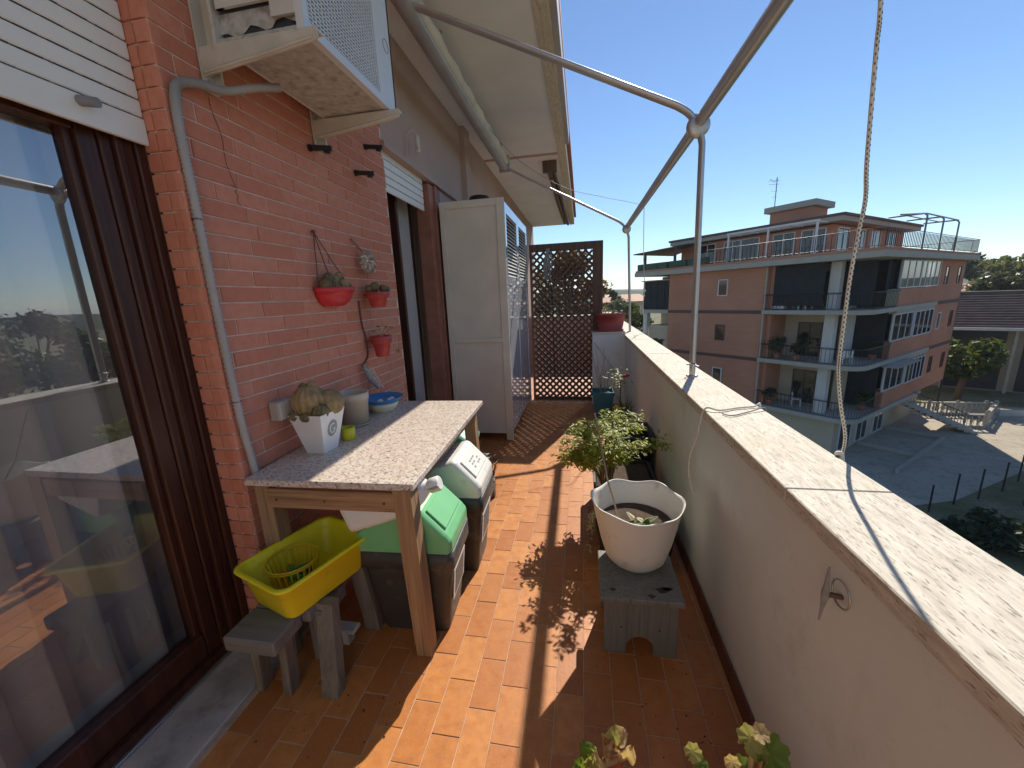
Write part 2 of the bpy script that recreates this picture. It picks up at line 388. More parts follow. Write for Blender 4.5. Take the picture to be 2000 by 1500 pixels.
for r in range(int(3.44/BH)):
    z = (r+.5)*BH
    off = (r % 2)*BL/2+(.02 if r % 3 == 0 else 0)+(.065 if r % 4 == 3 else 0); y = Y0-off
    while y < Y1:
        a = max(y, Y0); b = min(y+BL, Y1); y += BL
        if b-a < .03: continue
        L = round(b-a-.0062, 3)
        j = random.uniform(-.0012, .0008)
        if .78 < z < 3.25 and nb < 300:
            if L not in bcache: bcache[L] = brick_mesh(L, BH-.0062, 'brick')[0]
            piece('brick', bcache[L], aw, (WX-.004+j, (a+b)/2, z), (0, 0, random.uniform(-.003, .003))); nb += 1
        else:
            for v_, f_ in ((brick_mesh(L, BH-.0062, 'tmp')[1], 0),):
                hid.add([Vector((WX-.004+j, (a+b)/2, z))+v for v in v_.v], v_.f)
hid.build('hidden_bricks', MT['brick'], aw, kind='stuff', fix=False)
for me in [q for q in bpy.data.meshes if q.name.startswith('tmp')]: bpy.data.meshes.remove(me)
# reveal of the door: two headers a course, the outer one bull-nosed
m = MB(); m.box(-1.60, WX-.014, 1.286, 1.30, 0, 2.95); m.build('jamb_mortar', MT['mortar'], aw)
jb = MB(); jb.obox((0, 0, 0), (.027, .008, (BH-.006)/2), None, .003); jme = jb.mesh('jamb_brick'); jme.materials.append(MT['brick'])
nose = MB(); pr = [(.030, .0), (.030, .012), (.025, .020), (.012, .026), (-.028, .026), (-.028, .0)]
nose.prism([(.028, .03), (.028, .006), (.021, -.004), (.008, -.008), (-.027, -.008), (-.027, .03)], -(BH-.006)/2, (BH-.006)/2, 'z'); nme = nose.mesh('corner_brick'); nme.materials.append(MT['brick'])
for r in range(int(2.9/BH)):
    z = (r+.5)*BH
    piece('jamb_brick', jme, aw, (-1.489+random.uniform(-.001, .001), 1.284, z))
    piece('corner_brick', nme, aw, (WX-.029, 1.284+random.uniform(-.001, .001), z))
# hairline cracks
m = MB()
for p, q, w in (((403, 190), (460, 365), 5), ((470, 400), (455, 360), 3)):
    pts = []
    for k in range(9):
        t = k/8; a = on(p[0]+(q[0]-p[0])*t+random.uniform(-5, 5), p[1]+(q[1]-p[1])*t, 0, WX+.0012); pts.append(a)
    m.tube(pts, .0011, 4)
m.build('crack', MT['black'], aw)

# ---- parapet with travertine coping
pw = root('parapet_wall', 'cream plastered parapet wall with a sunlit travertine coping', 'wall', (.66, 2, 0))
m = MB(); m.box(.562, .775, -3, 12, -.25, .895); m.build('plaster_body', MT['parapet'], pw)
ys = [-3, -1.3, -.1, 1.085, 2.50, 3.58, 4.66, 5.74, 7.2, 9, 12]
for a, b in zip(ys, ys[1:]):
    m = MB(); m.obox((.6725, (a+b)/2, .9175+random.uniform(-.0006, .0006)), (.1265, (b-a)/2-.0012, .0225), None, .003); m.build('coping_slab', MT['trav'], pw)
rw = root('return_wall', 'short plastered return wall carrying the maroon pot beside the lattice screen', 'wall', (.35, 5.35, 0))
m = MB(); m.box(.135, .561, 5.29, 5.46, -.2, .945); m.build('plaster_body', MT['parapet'], rw)
m = MB(); m.obox((.34, 5.375, .963), (.215, .097, .017), None, .003); m.build('coping_slab', MT['trav'], rw)

# ---- roof overhang
ro = root('roof_overhang', 'pale plastered roof overhang with stone fascia above the balcony', 'roof', (-.8, 3, 3.45))
m = MB(); m.box(-3.2, -.335, -3, 12, 3.452, 3.60); m.build('soffit', MT['soffit'], ro)
m = MB(); m.box(-.334, -.287, -3, 12, 3.435, 3.601); m.box(-.286, -.214, -3, 12, 3.442, 3.602); m.build('fascia', MT['trav'], ro)
m = MB(); m.box(-.213, -.165, -3, 5.85, 3.45, 3.62); m.build('gutter', MT['alu'], ro)
m = MB(); m.box(-1.399, -.34, 6.10, 6.14, 3.43, 3.4515); m.build('ceiling_joint', MT['upwall'], ro)
m = MB(); m.box(-3.2, -.16, -3, 12, 3.625, 3.70); m.build('roof_slab', MT['terr'], ro)

# ================================================================== DOOR
fd = root('balcony_door', 'dark brown wooden balcony door with large reflecting glass pane', 'door', (-1.55, .4, 0))
FX = -1.52
def frame_post(y0, y1, z0, z1, steps):
    q = MB()
    for a, b, x in steps: q.obox(((-1.64+x)/2, (a+b)/2, (z0+z1)/2), ((x+1.64)/2, (b-a)/2, (z1-z0)/2), None, .004)
    return q
frame_post(0, 0, .02, 2.94, [(1.245, 1.278, -1.515), (1.21, 1.2445, -1.527), (1.185, 1.2095, -1.519), (1.15, 1.1845, -1.535)]).build('door_frame', MT['frame'], fd)
frame_post(0, 0, .02, 2.94, [(-.74, -.62, -1.53)]).build('door_frame', MT['frame'], fd)
sash = root  # (sash built as one part)
m = MB()
m.obox((-1.575, 1.122, 1.09), (.032, .0275, 1.02), None, .005); m.obox((-1.585, 1.083, 1.09), (.024, .0115, .98), None, .004)
m.obox((-1.575, .34, .125), (.0315, .754, .055), None, .006); m.obox((-1.575, .34, 2.085), (.0315, .754, .04), None, .006)
m.obox((-1.575, -.43, 1.07), (.032, .05, 1.0), None, .005); m.build('door_leaf', MT['frame'], fd)
m = MB(); m.box(-.003, .003, -.39, 1.073, .17, 2.047); m.v = [Vector((v.x-1.585-(v.y-1.0)*math.tan(rad(1.0)), v.y, v.z)) for v in m.v]; m.build('glass_pane', MT['glass'], fd)
m = MB(); m.box(-1.645, -1.525, -.75, 1.28, .022, .066); m.build('threshold', MT['frame'], fd)
m = MB(); m.box(-1.524, -1.508, -.75, 1.278, .022, .034, .002); m.build('metal_strip', MT['alu2'], fd)
m = MB(); m.box(-1.516, -1.509, 1.2795, 1.2845, .02, 2.2); m.build('seal', MT['rubber'], fd)
m = MB(); m.box(-1.62, -1.285, -.75, 1.279, -.003, .02, .004); m.build('sill', MT['sill'], fd)
# rolling shutter: every slat a part
rs = root('roller_shutter', 'half raised white roller shutter above the balcony door', 'shutter', (-1.5, .3, 2.05))
z = 2.135
m = MB(); m.obox((-1.497, .26, 2.093), (.0075, 1.015, .042), None, .003); m.build('bottom_slat', MT['shutter'], rs)
sl = MB(); sl.obox((0, 0, 0), (.006, 1.015, .0262), None, .004); sme = sl.mesh('slat'); sme.materials.append(MT['shutter'])
for k in range(15): piece('slat', sme, rs, (-1.4975, .26, 2.166+k*.0572))
m = MB()
for k in range(16):
    zz = 2.1375+k*.0572
    for j in range(28): m.box(-1.502, -1.4945, -.7+j*.07, -.7+j*.07+.048, zz-.0018, zz+.0018)
m.build('vent_slots', MT['slot'], rs, kind='stuff')
m = MB(); m.cyl((-1.49, 1.09, 2.115), (-1.44, 1.10, 2.108), .015, .014, 12); m.build('stop_peg', MT['cablegrey'], rs)
# room behind and curtain
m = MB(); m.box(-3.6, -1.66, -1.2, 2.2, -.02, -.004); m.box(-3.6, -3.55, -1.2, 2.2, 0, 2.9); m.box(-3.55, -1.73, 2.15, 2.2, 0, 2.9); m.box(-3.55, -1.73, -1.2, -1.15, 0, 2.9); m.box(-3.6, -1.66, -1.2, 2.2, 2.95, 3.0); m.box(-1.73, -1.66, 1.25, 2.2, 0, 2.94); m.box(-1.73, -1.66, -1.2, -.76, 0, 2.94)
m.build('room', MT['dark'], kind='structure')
def curtain(name, label, x, y0, y1, z0, z1, folds, amp, mat):
    q = MB(); n = folds*8; lo = []
    for zz in (z0, (z0+z1)/2, z1):
        row = []
        for k in range(n+1):
            t = k/n; ph = t*folds*2*math.pi+.7*math.sin(t*9)
            row.append(Vector((x+amp*math.sin(ph)*(1 if zz < z1 else .6), y0+(y1-y0)*t+.3*amp*math.sin(2*ph), zz)))
        lo.append(row)
    q.loft(lo, False, False, True, False); return q.build(name, mat, label=label, cat='curtain')
curtain('curtain', 'pale pleated curtain hanging behind the balcony door glass', -1.66, -.4, 1.14, .05, 2.3, 10, .042, MT['curtain'])
# second opening
wd = root('far_window', 'narrow brown framed glazed door between the brick wall and the cabinet', 'window', (-1.5, 3.4, 0))
m = MB(); m.obox((-1.53, 2.925, 1.22), (.05, .03, 1.22), None, .004); m.obox((-1.54, 3.215, 1.22), (.045, .018, 1.22), None, .004); m.build('door_frame', MT['frame'], wd)
m = MB(); m.obox((-1.46, 3.76, 1.27), (.07, .052, 1.27), None, .006); m.obox((-1.43, 3.84, 1.27), (.06, .022, 1.27), None, .005); m.obox((-1.44, 3.93, 1.27), (.055, .06, 1.27), None, .005); m.build('side_post', basic('red_brown_post', (.30, .125, .085), .6, .25, 8), wd)
m = MB(); m.box(-1.555, -1.549, 2.96, 3.70, .1, 2.4); m.build('glass_pane', glassy('clear_glass', (.9, .9, .9), 1.5), wd)
m = MB(); m.box(-2.4, -2.36, 2.7, 4.2, 0, 2.7); m.box(-2.4, -1.73, 2.62, 2.7, 0, 2.7); m.box(-2.4, -1.73, 4.1, 4.2, 0, 2.7); m.box(-2.4, -1.73, 2.62, 4.2, 2.65, 2.7); m.build('inner_room', MT['dark'], wd)
m = MB(); m.box(-1.56, -1.40, 2.9, 3.95, -.003, .02); m.build('sill', MT['sill'], wd)
curtain('curtain', 'grey curtain behind the narrow door beside the cabinet', -1.60, 3.25, 3.66, .08, 2.45, 3, .02, MT['curtain'])
r2 = root('roller_shutter', 'short white roller shutter with four slats over the narrow door', 'shutter', (-1.45, 3.3, 2.3))
s2 = MB(); s2.obox((0, 0, 0), (.006, .39, .0262), None, .004); s2e = s2.mesh('slat'); s2e.materials.append(MT['shutter'])
for k in range(5): piece('slat', s2e, r2, (-1.44, 3.285, 2.318+k*.0572))
m = MB(); m.box(-1.452, -1.4465, 2.9, 3.67, 2.3, 2.56); m.build('backing', MT['slot'], r2)

# ================================================================== AIR CONDITIONER
ac = root('air_conditioner', 'white outdoor air conditioner unit on brackets high on the brick wall', 'air conditioner', (-1.14, 1.8, 2.43))
AX0, AX1, AY0, AY1, AZ0, AZ1 = -1.33, -.955, 1.46, 2.17, 2.435, 3.0
m = MB(); t = .012
m.box(AX0, AX1, AY1-t, AY1, AZ0, AZ1); m.box(AX0, AX1-.002, AY0, AY1, AZ1-t, AZ1); m.box(AX0, AX0+t, AY0, AY1, AZ0, AZ1)
m.build('casing', MT['acwhite'], ac)
m = MB(); m.box(AX0+.006, AX1-.03, AY0+.012, AY1-.012, AZ0+.002, AZ0+.02); m.build('underside', MT['acbelly'], ac)
# near side panel with service openings
m = MB(); y = AY0
m.box(AX1-.125, AX1-.03, y, y+.012, AZ0+.05, AZ1); m.box(AX0+.03, AX1-.125, y+.001, y+.012, AZ0+.105, AZ0+.15); m.box(AX0+.03, AX1-.125, y+.001, y+.012, AZ0+.245, AZ0+.285); m.box(AX0+.03, AX1-.125, y+.001, y+.012, AZ0+.375, AZ1)
m.box(AX0+.03, AX0+.062, y+.0015, y+.012, AZ0+.105, AZ1); m.box(AX0+.148, AX0+.165, y+.0005, y+.012, AZ0+.15, AZ0+.375)
m.build('side_panel', MT['acwhite'], ac)
m = MB(); m.box(AX0+.02, AX1-.05, y+.03, y+.04, AZ0+.02, AZ1-.02); m.build('service_panel', MT['acdark'], ac)
q = []
for k in range(15):
    t_ = k/14; q.append(on(425+170*t_, 110+random.uniform(-6, 6)-28*t_+(8 if 3 < k < 9 else 0), 1, AY0+.018))
m = MB(); lo = [[a+Vector((0, .004*math.sin(i*2.1), 0)) for i, a in enumerate(q)], [Vector((a.x, AY0+.028+.006*math.sin(i), AZ0+.10)) for i, a in enumerate(q)]]
lo[1] = [Vector((a.x, AY0+.028, AZ0+.104)) for a in q]; lo[0] = [Vector((a.x, AY0+.024+.005*math.sin(i*1.7), AZ0+.03+.012*math.sin(i*1.3)+.02*i/14)) for i, a in enumerate(q)]
m.loft(lo, False, False, True, False); m.build('torn_insulation', MT['acbelly'], ac)
# front: chamfered frame, grille, plain panel on the far side
m = MB(); X = AX1
m.box(X-.03, X, AY0, AY1, AZ0, AZ0+.035); m.box(X-.03, X, AY0, AY0+.03, AZ0+.035, AZ1); m.box(X-.03, X, AY1-.165, AY1, AZ0+.035, AZ1); m.box(X-.03, X-.0005, AY0+.03, AY1-.165, AZ1-.03, AZ1)
m.build('front_frame', MT['acfront'], ac)
m = MB(); m.box(X-.06, X-.05, AY0+.03, AY1-.165, AZ0+.035, AZ1-.03); m.build('fan_cavity', MT['acdark'], ac)
m = MB(); z = AZ0+.045
while z < AZ1-.03: m.box(X-.010, X-.004, AY0+.03, AY1-.165, z-.0026, z+.0026); z += .0135
y = AY0+.04
while y < AY1-.165: m.box(X-.012, X-.0035, y-.0022, y+.0022, AZ0+.035, AZ1-.03); y += .0225
m.build('grille', MT['acfront'], ac)
m = MB(); a = []
for k in range(21):
    t_ = 2*math.pi*k/20; a.append(Vector((X+.001, AY1-.06+.028*math.cos(t_), 2.72+.028*math.sin(t_))))
m.tube(a, .0016, 4); m.build('emblem', MT['printg'], ac)
def bracket(y, lab):
    b = root('wall_bracket', lab, 'bracket', (WX, y, 2.3))
    m = MB(); m.box(WX+.004, WX+.012, y-.028, y+.028, 2.29, 3.02); m.box(WX+.012, WX+.045, y+.018, y+.028, 2.291, 3.02); m.build('upright', MT['bracket'], b)
    m = MB(); m.prism([(WX+.012, 2.335), (WX+.012, 2.43), (-.905, 2.43), (-.905, 2.395), (-.93, 2.385)], y-.024, y-.016); m.box(WX+.046, -.91, y-.0155, y+.022, 2.42, 2.4318)
    m.tube([(WX+.02, y-.026, 2.347), (-1.1, y-.026, 2.375), (-.92, y-.026, 2.398)], .006, 6); m.build('arm', MT['bracket'], b)
    for z in (2.325, 2.31, 2.6): 
        m = MB(); m.cyl((WX+.011, y-.008, z), (WX+.018, y-.008, z), .006, None, 6); m.build('bolt', MT['conduit'], b)
bracket(1.475, 'cream steel bracket holding the open service side of the air conditioner')
bracket(2.105, 'cream steel bracket under the air conditioner end next to the narrow door')
# conduit
cp = [on(548, 172, 0, -1.2), on(500, 172, 0, -1.26), on(440, 178, 0, -1.33), on(385, 163, 0, -1.36), on(350, 163, 0, WX+.02), on(342, 185, 0, WX+.018), on(352, 260, 0, WX+.016), on(385, 420, 0, WX+.016), on(430, 640, 0, WX+.016), on(470, 820, 0, WX+.016), on(497, 915, 0, WX+.016)]
e = cp[-1]; cp += [Vector((WX+.018, e.y+.015, .55)), Vector((WX+.016, e.y+.03, .2))]
pts = spline(cp, 40); m = MB(); m.tube(pts, [.017 if i % 2 else .0125 for i in range(len(pts))], 9)
hose = m.build('conduit', MT['conduit'], label='grey corrugated conduit running down the brick wall from the air conditioner', cat='conduit')
for t_ in (on(384, 428, 0, WX+.016), on(462, 785, 0, WX+.016)):
    m = MB(); a = [t_+Vector((.0145*math.cos(k*.6), .0145*math.sin(k*.6)*1.1, 0)) for k in range(11)]; m.tube(a, .0022, 5); m.build('wire_tie', MT['cable'], hose)

# ================================================================== AWNING FRAME
af = root('awning_frame', 'aluminium awning frame with a rolled canvas, arms, posts and front bar over the balcony', 'awning', (.68, 2.6, .94))
P8 = [(.030*math.cos(a)*(1.0 if abs(math.cos(a)) > .35 else 1)+0, .019*math.sin(a)*(1-.18*math.exp(-(math.cos(a)/.25)**2))) for a in [2*math.pi*k/24 for k in range(24)]]
def arm_post(y, kx, kz, bx, by, bz, rx, rz, r):
    a0 = Vector((rx, y, rz)); k = Vector((kx, y, kz)); b = Vector((bx, by, bz)); d = (a0-k).normalized(); e = (b-k).normalized()
    pts = [a0, k+d*.5, k+d*.16, k+d*.10+e*.01, k+d*.055+e*.035, k+d*.02+e*.075, k+e*.14, k+e*.3, k+e*.8, b]
    pts = [pts[0], pts[1]]+spline(pts[2:7], 5)+pts[7:]
    q = MB(); q.tube(pts, r, 12, True, False, [(x*r/.024, w*r/.024) for x, w in P8]); return q
arm_post(2.61, .672, 2.425, .69, 2.60, .94, -1.0, 3.20, .0225).build('arm_and_post', MT['alu'], af)
arm_post(5.60, .60, 2.325, .66, 5.70, .94, -1.0, 3.17, .021).build('arm_and_post', MT['alu'], af)
m = MB(); m.tube([(.71, -2.2, 2.47), (.655, 2.61, 2.40), (.585, 5.60, 2.32)], .033, 14, True, False); m.build('front_bar', MT['alu'], af)
for c, r in ((Vector((.645, 2.60, 2.375)), .062), (Vector((.575, 5.59, 2.285)), .055)):
    m = MB(); m.lathe([(.004, -.02), (r*.7, -.02), (r, -.011), (r, .011), (r*.7, .02), (.004, .02)], (0, 0, 0), 20, False, False)
    m.v = [Vector((v.x, v.z, v.y))+c for v in m.v]; m.build('joint_disc', MT['alu'], af)
m = MB(); m.tube([(-1.02, 1.0, 3.21), (-1.02, 5.62, 3.19)], .05, 14, True, False, [(-.05, -.045), (.05, -.045), (.05, -.02), (-.035, -.02), (-.035, .05), (-.05, .05)]); m.build('roll_cassette', MT['alu'], af)
pts = [(-1.0, 1.0+k*.055, 3.235) for k in range(84)]; m = MB(); m.tube(pts, [.052+.006*math.sin(k*.9)+.003*math.sin(k*2.3) for k in range(84)], 16); m.build('canvas_roll', MT['fabric'], af)
m = MB(); m.box(-1.09, -.945, 5.62, 5.64, 3.12, 3.33, .004); m.box(-1.09, -.96, .97, .995, 3.12, 3.33, .004); m.build('end_plate', MT['alu'], af)
m = MB()
for y in (1.0, 3.3, 5.55): m.box(-1.07, -1.03, y-.02, y+.02, 3.25, 3.451)
m.build('ceiling_mount', MT['alu'], af)
for (x, y, z) in ((.69, 2.60, .9405), (.66, 5.70, .9405)):
    m = MB(); m.lathe([(.036, 0), (.036, .006), (.03, .008)], (x, y, z), 14, False, True); m.build('post_foot', MT['alu2'], af)
m = MB(); m.tube([Vector((.69+.036*math.cos(k*.45)-.03*(k > 11), 2.60+.036*math.sin(k*.45), 1.0+.002*k)) for k in range(15)], .004, 6); m.build('wire_tie', MT['alu2'], af)

# ---- blind rolled up at the far eave
rb = root('rolled_blind', 'weathered brown rolled blind slung under the far eave', 'blind', (-.45, 8, 3.36))
for k, (dx, dz, y0, y1) in enumerate(((0, 0, 6.5, 11.3), (.06, .03, 6.6, 11.6), (.02, -.05, 6.9, 10.4), (.09, -.02, 7.3, 11.4))):
    a = Vector((-.50+dx, y0, 3.37+dz)); b = Vector((-.46+dx, y1, 3.37+dz)); m = MB(); m.tube([a, a.lerp(b, .5)+Vector((0, 0, -.03)), b], [.028, .034, .028], 9); m.build('blind_pole', MT['lat'] if k % 2 else MT['bark'], rb)
m = MB(); m.box(-.58, -.37, 6.40, 6.50, 3.30, 3.45); m.build('hanger', MT['lat'], rb)

ew = root('added_bounce_wall', 'cream plastered wall added behind the view to bounce sunlight into the balcony', 'wall', (-.4, -1.7, 0))  # unseen wall added behind the camera to bounce sunlight into the shaded side
m = MB(); m.box(-1.39, .561, -1.85, -1.65, -.2, 3.44); m.build('plaster_body', MT['parapet'], ew)

# ================================================================== CABINET
cb = root('storage_cabinet', 'tall cream metal storage cabinet with louvred doors against the wall', 'cabinet', (-1.02, 4.6, 0))
CX0, CX1, CY0, CY1 = -1.345, -.715, 3.83, 5.36
m = MB(); m.box(CX0+.05, CX1-.07, CY0+.004, CY0+.016, .10, 2.36); m.box(CX0, CX1-.03, CY1-.015, CY1, .1, 2.36); m.box(CX0, CX0+.012, CY0+.02, CY1-.02, .1, 2.36); m.box(CX0+.004, CX1-.035, CY0+.004, CY1, 2.362, 2.378); m.box(CX0+.01, CX1-.04, CY0+.02, CY1-.02, .085, .1); m.build('carcass', MT['cab'], cb)
for a, b, c, d in ((CX0, CX0+.05, .08, 2.39), (CX1-.075, CX1, .004, 2.39), (CX0+.05, CX1-.075, 2.325, 2.39), (CX0+.05, CX1-.075, 1.045, 1.09), (CX0+.05, CX1-.075, .08, .125)):
    m = MB(); m.box(a, b, CY0-.012, CY0+.004, c, d, .003); m.build('side_rail', MT['cab'], cb)
m = MB(); m.box(CX1-.05, CX1-.001, CY1-.05, CY1-.002, .003, .1); m.box(CX0+.01, CX0+.05, CY0+.02, CY0+.06, .003, .085); m.box(CX0+.01, CX0+.05, CY1-.06, CY1-.02, .003, .085); m.build('leg', MT['cab'], cb)
for k, (a, b) in enumerate(((3.86, 4.60), (4.61, 5.34))):
    m = MB(); X = CX1-.002
    for y0, y1, z0, z1 in ((a, a+.07, .09, 2.36), (b-.07, b, .09, 2.36), (a+.07, b-.07, 2.27, 2.36), (a+.07, b-.07, 1.60, 1.68), (a+.07, b-.07, .09, .17)): m.box(X-.028, X, y0, y1, z0, z1)
    m.box(X-.018, X-.006, a+.07, b-.07, .17, 1.60); d = m.build('door', MT['cabdoor'], cb)
    lv = MB(); ax = (Vector((0, 1, 0)), Vector((.62, 0, -.78)).normalized(), Vector((.78, 0, .62)).normalized()); lv.obox((0, 0, 0), ((b-a)/2-.072, .019, .003), ax); lme = lv.mesh('louvre_slat'); lme.materials.append(MT['cab'])
    for i in range(17): piece('louvre_slat', lme, d, (X-.013, (a+b)/2, 1.70+i*.0345))
    h = MB(); yy = b-.035 if k == 0 else a+.035; h.box(X, X+.022, yy-.012, yy+.012, 1.10, 1.22, .004); h.build('handle', MT['alu2'], d)
m = MB(); m.box(CX0+.02, CX1-.06, CY0+.03, CY1-.03, .11, 2.34); m.build('dark_inside', MT['cabdark'], cb)
m = MB(); m.lathe([(.10, 0), (.115, .02), (.115, .10), (.10, .13), (.05, .145)], (-1.05, 4.25, 2.379), 18, True, True); m.build('storage_tub', MT['black'], label='small dark tub on top of the storage cabinet', cat='tub')

# ================================================================== LATTICE SCREEN
ls = root('lattice_screen', 'tall dark wooden lattice screen with solid frame closing the balcony end', 'lattice screen', (-.2, 5.5, 0))
LY = 5.50; X0, X1, Z0, Z1 = -.70, .272, .01, 2.155
for a, b, c, d in ((X0, X0+.03, Z0, Z1), (X1-.135, X1, Z0, Z1), (X0+.03, X1-.135, Z1-.095, Z1), (X0+.03, X1-.135, Z0, Z0+.035)):
    m = MB(); m.box(a, b, LY-.034, LY+.034, c, d, .003); m.build('frame_board', MT['lat'], ls)
def clip(c, sgn, xa, xb, za, zb):
    pts = []
    for x in (xa, xb):
        z = sgn*x+c
        if za <= z <= zb: pts.append((x, z))
    for z in (za, zb):
        x = (z-c)/sgn
        if xa < x < xb: pts.append((x, z))
    return (min(pts), max(pts)) if len(pts) >= 2 and abs(pts[0][0]-pts[-1][0])+abs(max(p[0] for p in pts)-min(p[0] for p in pts)) > .03 else None
xa, xb, za, zb = X0+.03, X1-.135, Z0+.035, Z1-.095; pitch = .093
for sgn, dy in ((1, -.0155), (-1, .0155)):
    c = -2.0
    while c < 4:
        s_ = clip(c, sgn, xa, xb, za, zb); c += pitch
        if s_:
            m = MB(); m.bar((s_[0][0], LY+dy, s_[0][1]), (s_[1][0], LY+dy, s_[1][1]), .030, .029, (-sgn, 0, 1)); m.build('lattice_slat', MT['lat'], ls)
# dry bundle hanging on the screen
hb = root('dried_bundle', 'grey dried bundle hanging on the lattice screen', 'bundle', (-.46, 5.45, 1.95))
m = MB()
for k in range(16):
    a = Vector((-.45+random.uniform(-.02, .02), 5.46, 2.10)); b = Vector((-.46+random.uniform(-.085, .085), 5.44+random.uniform(-.02, .02), 1.72+random.uniform(-.1, .08))); m.tube([a, a.lerp(b, .5)+Vector((random.uniform(-.03, .03), -.02, 0)), b], [.004, .011, .003], 5)
m.build('stalks', MT['net'], hb)
m = MB(); m.tube([(-.50, 5.47, 2.155), (-.45, 5.45, 2.09), (-.40, 5.47, 2.155)], .003, 5); m.build('string', MT['cable'], hb)
m = MB(); m.tube(spline([(-.43, 5.47, 1.72), (-.40, 5.47, 1.3), (-.39, 5.47, .7), (-.38, 5.47, .35)], 5), .006, 6); m.build('black_wire', MT['black'], label='dark wire hanging down along the lattice screen', cat='wire')

# ================================================================== TABLE
tb = root('granite_table', 'wooden garden table with a speckled granite top against the brick wall', 'table', (-1.02, 1.87, 0), rad(1.6))
TZ = .80
def tloc(name, mat, q, parent=None): return q.build(name, MT[mat], parent or tb, local=True)
q = MB(); q.obox((0, .0, TZ-.014), (.365, .612, .014), None, .003); tloc('granite_top', 'granite', q)
for k, (x, y) in enumerate(((.315, -.575), (-.315, -.545), (.29, .53), (-.315, .53))):
    q = MB(); a = Vector((x, y, 0)); tx = .0 if x > 0 else 0
    q.loft([[Vector((x+s*(.036 if z > .2 else .033)+dx, y+t_*(.036 if z > .1 else .034), z)) for s, t_ in ((-1, -1), (1, -1), (1, 1), (-1, 1))] for z, dx in ((.002, .022 if x > 0 else 0), (.03, .02 if x > 0 else 0), (.4, .01 if x > 0 else 0), (.7715, 0))], True, True, False); tloc('leg', 'twood_z', q)
q = MB(); q.obox((0, -.592, .715), (.279, .012, .042), None, .003); tloc('apron', 'twood_x', q)
q = MB(); q.obox((-.02, .55, .715), (.255, .012, .042), None, .003); tloc('apron', 'twood_x', q)
for x in (.306, -.33): q = MB(); q.obox((x, -.01, .73), (.011, .48, .03), None, .003); tloc('apron', 'twood_y', q)
q = MB(); q.obox((.02, -.56, .7645), (.26, .03, .007)); tloc('spacer', 'terr', q)
for x in (-.235, -.02, .235): q = MB(); q.cyl((x, -.603, .712), (x, -.6065, .712), .006, None, 8); tloc('screw', 'cable', q)

# ---- items on the table
wp = root('square_planter', 'white tapered square planter with letter G emblem holding a cactus, on the table', 'planter', (-1.235, 1.575, TZ), rad(-3))
q = MB(); L = lambda h, z: [Vector((s*h, t_*h, z)) for s, t_ in ((-1, -1), (1, -1), (1, 1), (-1, 1))]
q.loft([L(.046, 0), L(.048, .002), L(.084, .188), L(.086, .196), L(.080, .197), L(.078, .175)], True, True, False); pb = q.build('pot', MT['white'], wp, local=True)
# emblem on the +x face
nrm = Vector((.98, 0, -.19)).normalized()
def onface(y, z): return Vector((.0475+(z-.0)*(.0365/.19)+.0012, y, z))
q = MB(); q.add([onface(0, .115)]+[onface(.034*math.cos(a), .115+.041*math.sin(a)) for a in [2*math.pi*k/28 for k in range(28)]], [(0, k+1, (k+1) % 28+1) for k in range(28)]); q.build('emblem_disc', MT['printg'], wp, local=True)
q = MB(); g = []
for k in range(15): 
    a = rad(48+k*19.5); g.append(onface(.017*math.cos(a), .115+.023*math.sin(a))+Vector((.0012, 0, 0)))
g += [onface(.016, .1105)+Vector((.0012, 0, 0)), onface(.004, .1105)+Vector((.0012, 0, 0))]
q.tube(g, .0034, 6); q.build('letter_g', MT['white'], wp, local=True)
q = MB(); q.add(L(.079, .178), [(0, 1, 2, 3)]); q.build('soil', MT['soil'], wp, local=True)
def cactus_ball(c, r, ribs, tall, mat, parent, name='cactus_head', local=True):
    q = MB(); n = ribs*4; loops = []
    for i in range(9):
        ph = math.pi*(i+.3)/9.2; rr = r*math.sin(ph); zz = -r*tall*math.cos(ph)
        loops.append([Vector(c)+Vector((rr*(1-.16*(1-abs(math.cos(ribs*a/2)))**1.0)*math.cos(a), rr*(1-.16*(1-abs(math.cos(ribs*a/2))))*math.sin(a), zz)) for a in [2*math.pi*k/n for k in range(n)]])
    q.loft(loops); return q.build(name, MT[mat], parent, local=local)
for c, r, n, t_, mt in (((-.015, -.02, .25), .078, 14, 1.0, 'cactus2'), ((.05, .035, .23), .064, 12, 1.0, 'cactus2'), ((.05, -.035, .205), .042, 11, .9, 'cactus'), ((-.055, .045, .22), .045, 11, 1, 'cactus'), ((-.062, -.062, .19), .033, 10, .8, 'cactus'), ((0, -.07, .187), .03, 10, .8, 'cactus'), ((-.03, -.03, .318), .02, 8, 1, 'cactus'), ((0, -.01, .322), .022, 8, 1, 'cactus2')):
    cactus_ball(c, r, n, t_, mt, wp)
bp = root('plastic_flower_pot', 'tall beige empty flower pot on a saucer at the back of the table', 'flower pot', (-1.295, 1.965, TZ))
m = MB(); m.lathe([(.066, .012), (.070, .012), (.080, .145), (.084, .146), (.087, .19), (.081, .19), (.078, .15), (.064, .022), (.001, .022)], (-1.295, 1.965, TZ), 28, True, False); m.build('pot', MT['beige'], bp)
m = MB(); m.lathe([(.078, .001), (.092, .012), (.096, .016), (.09, .016), (.076, .0115), (.001, .0115)], (-1.295, 1.965, TZ), 28, True, False); m.build('saucer', MT['beige'], bp)
m = MB(); m.lathe([(.030, .001), (.034, .006), (.034, .066), (.031, .066), (.029, .01), (.001, .01)], (-1.19, 1.725, TZ), 20, True, False); m.build('plastic_cup', MT['cup'], label='small yellow plastic cup on the table beside the white planter', cat='cup')
bw = root('bowl', 'blue rimmed bowl nested on a cream base on the table', 'bowl', (-1.272, 2.245, TZ))
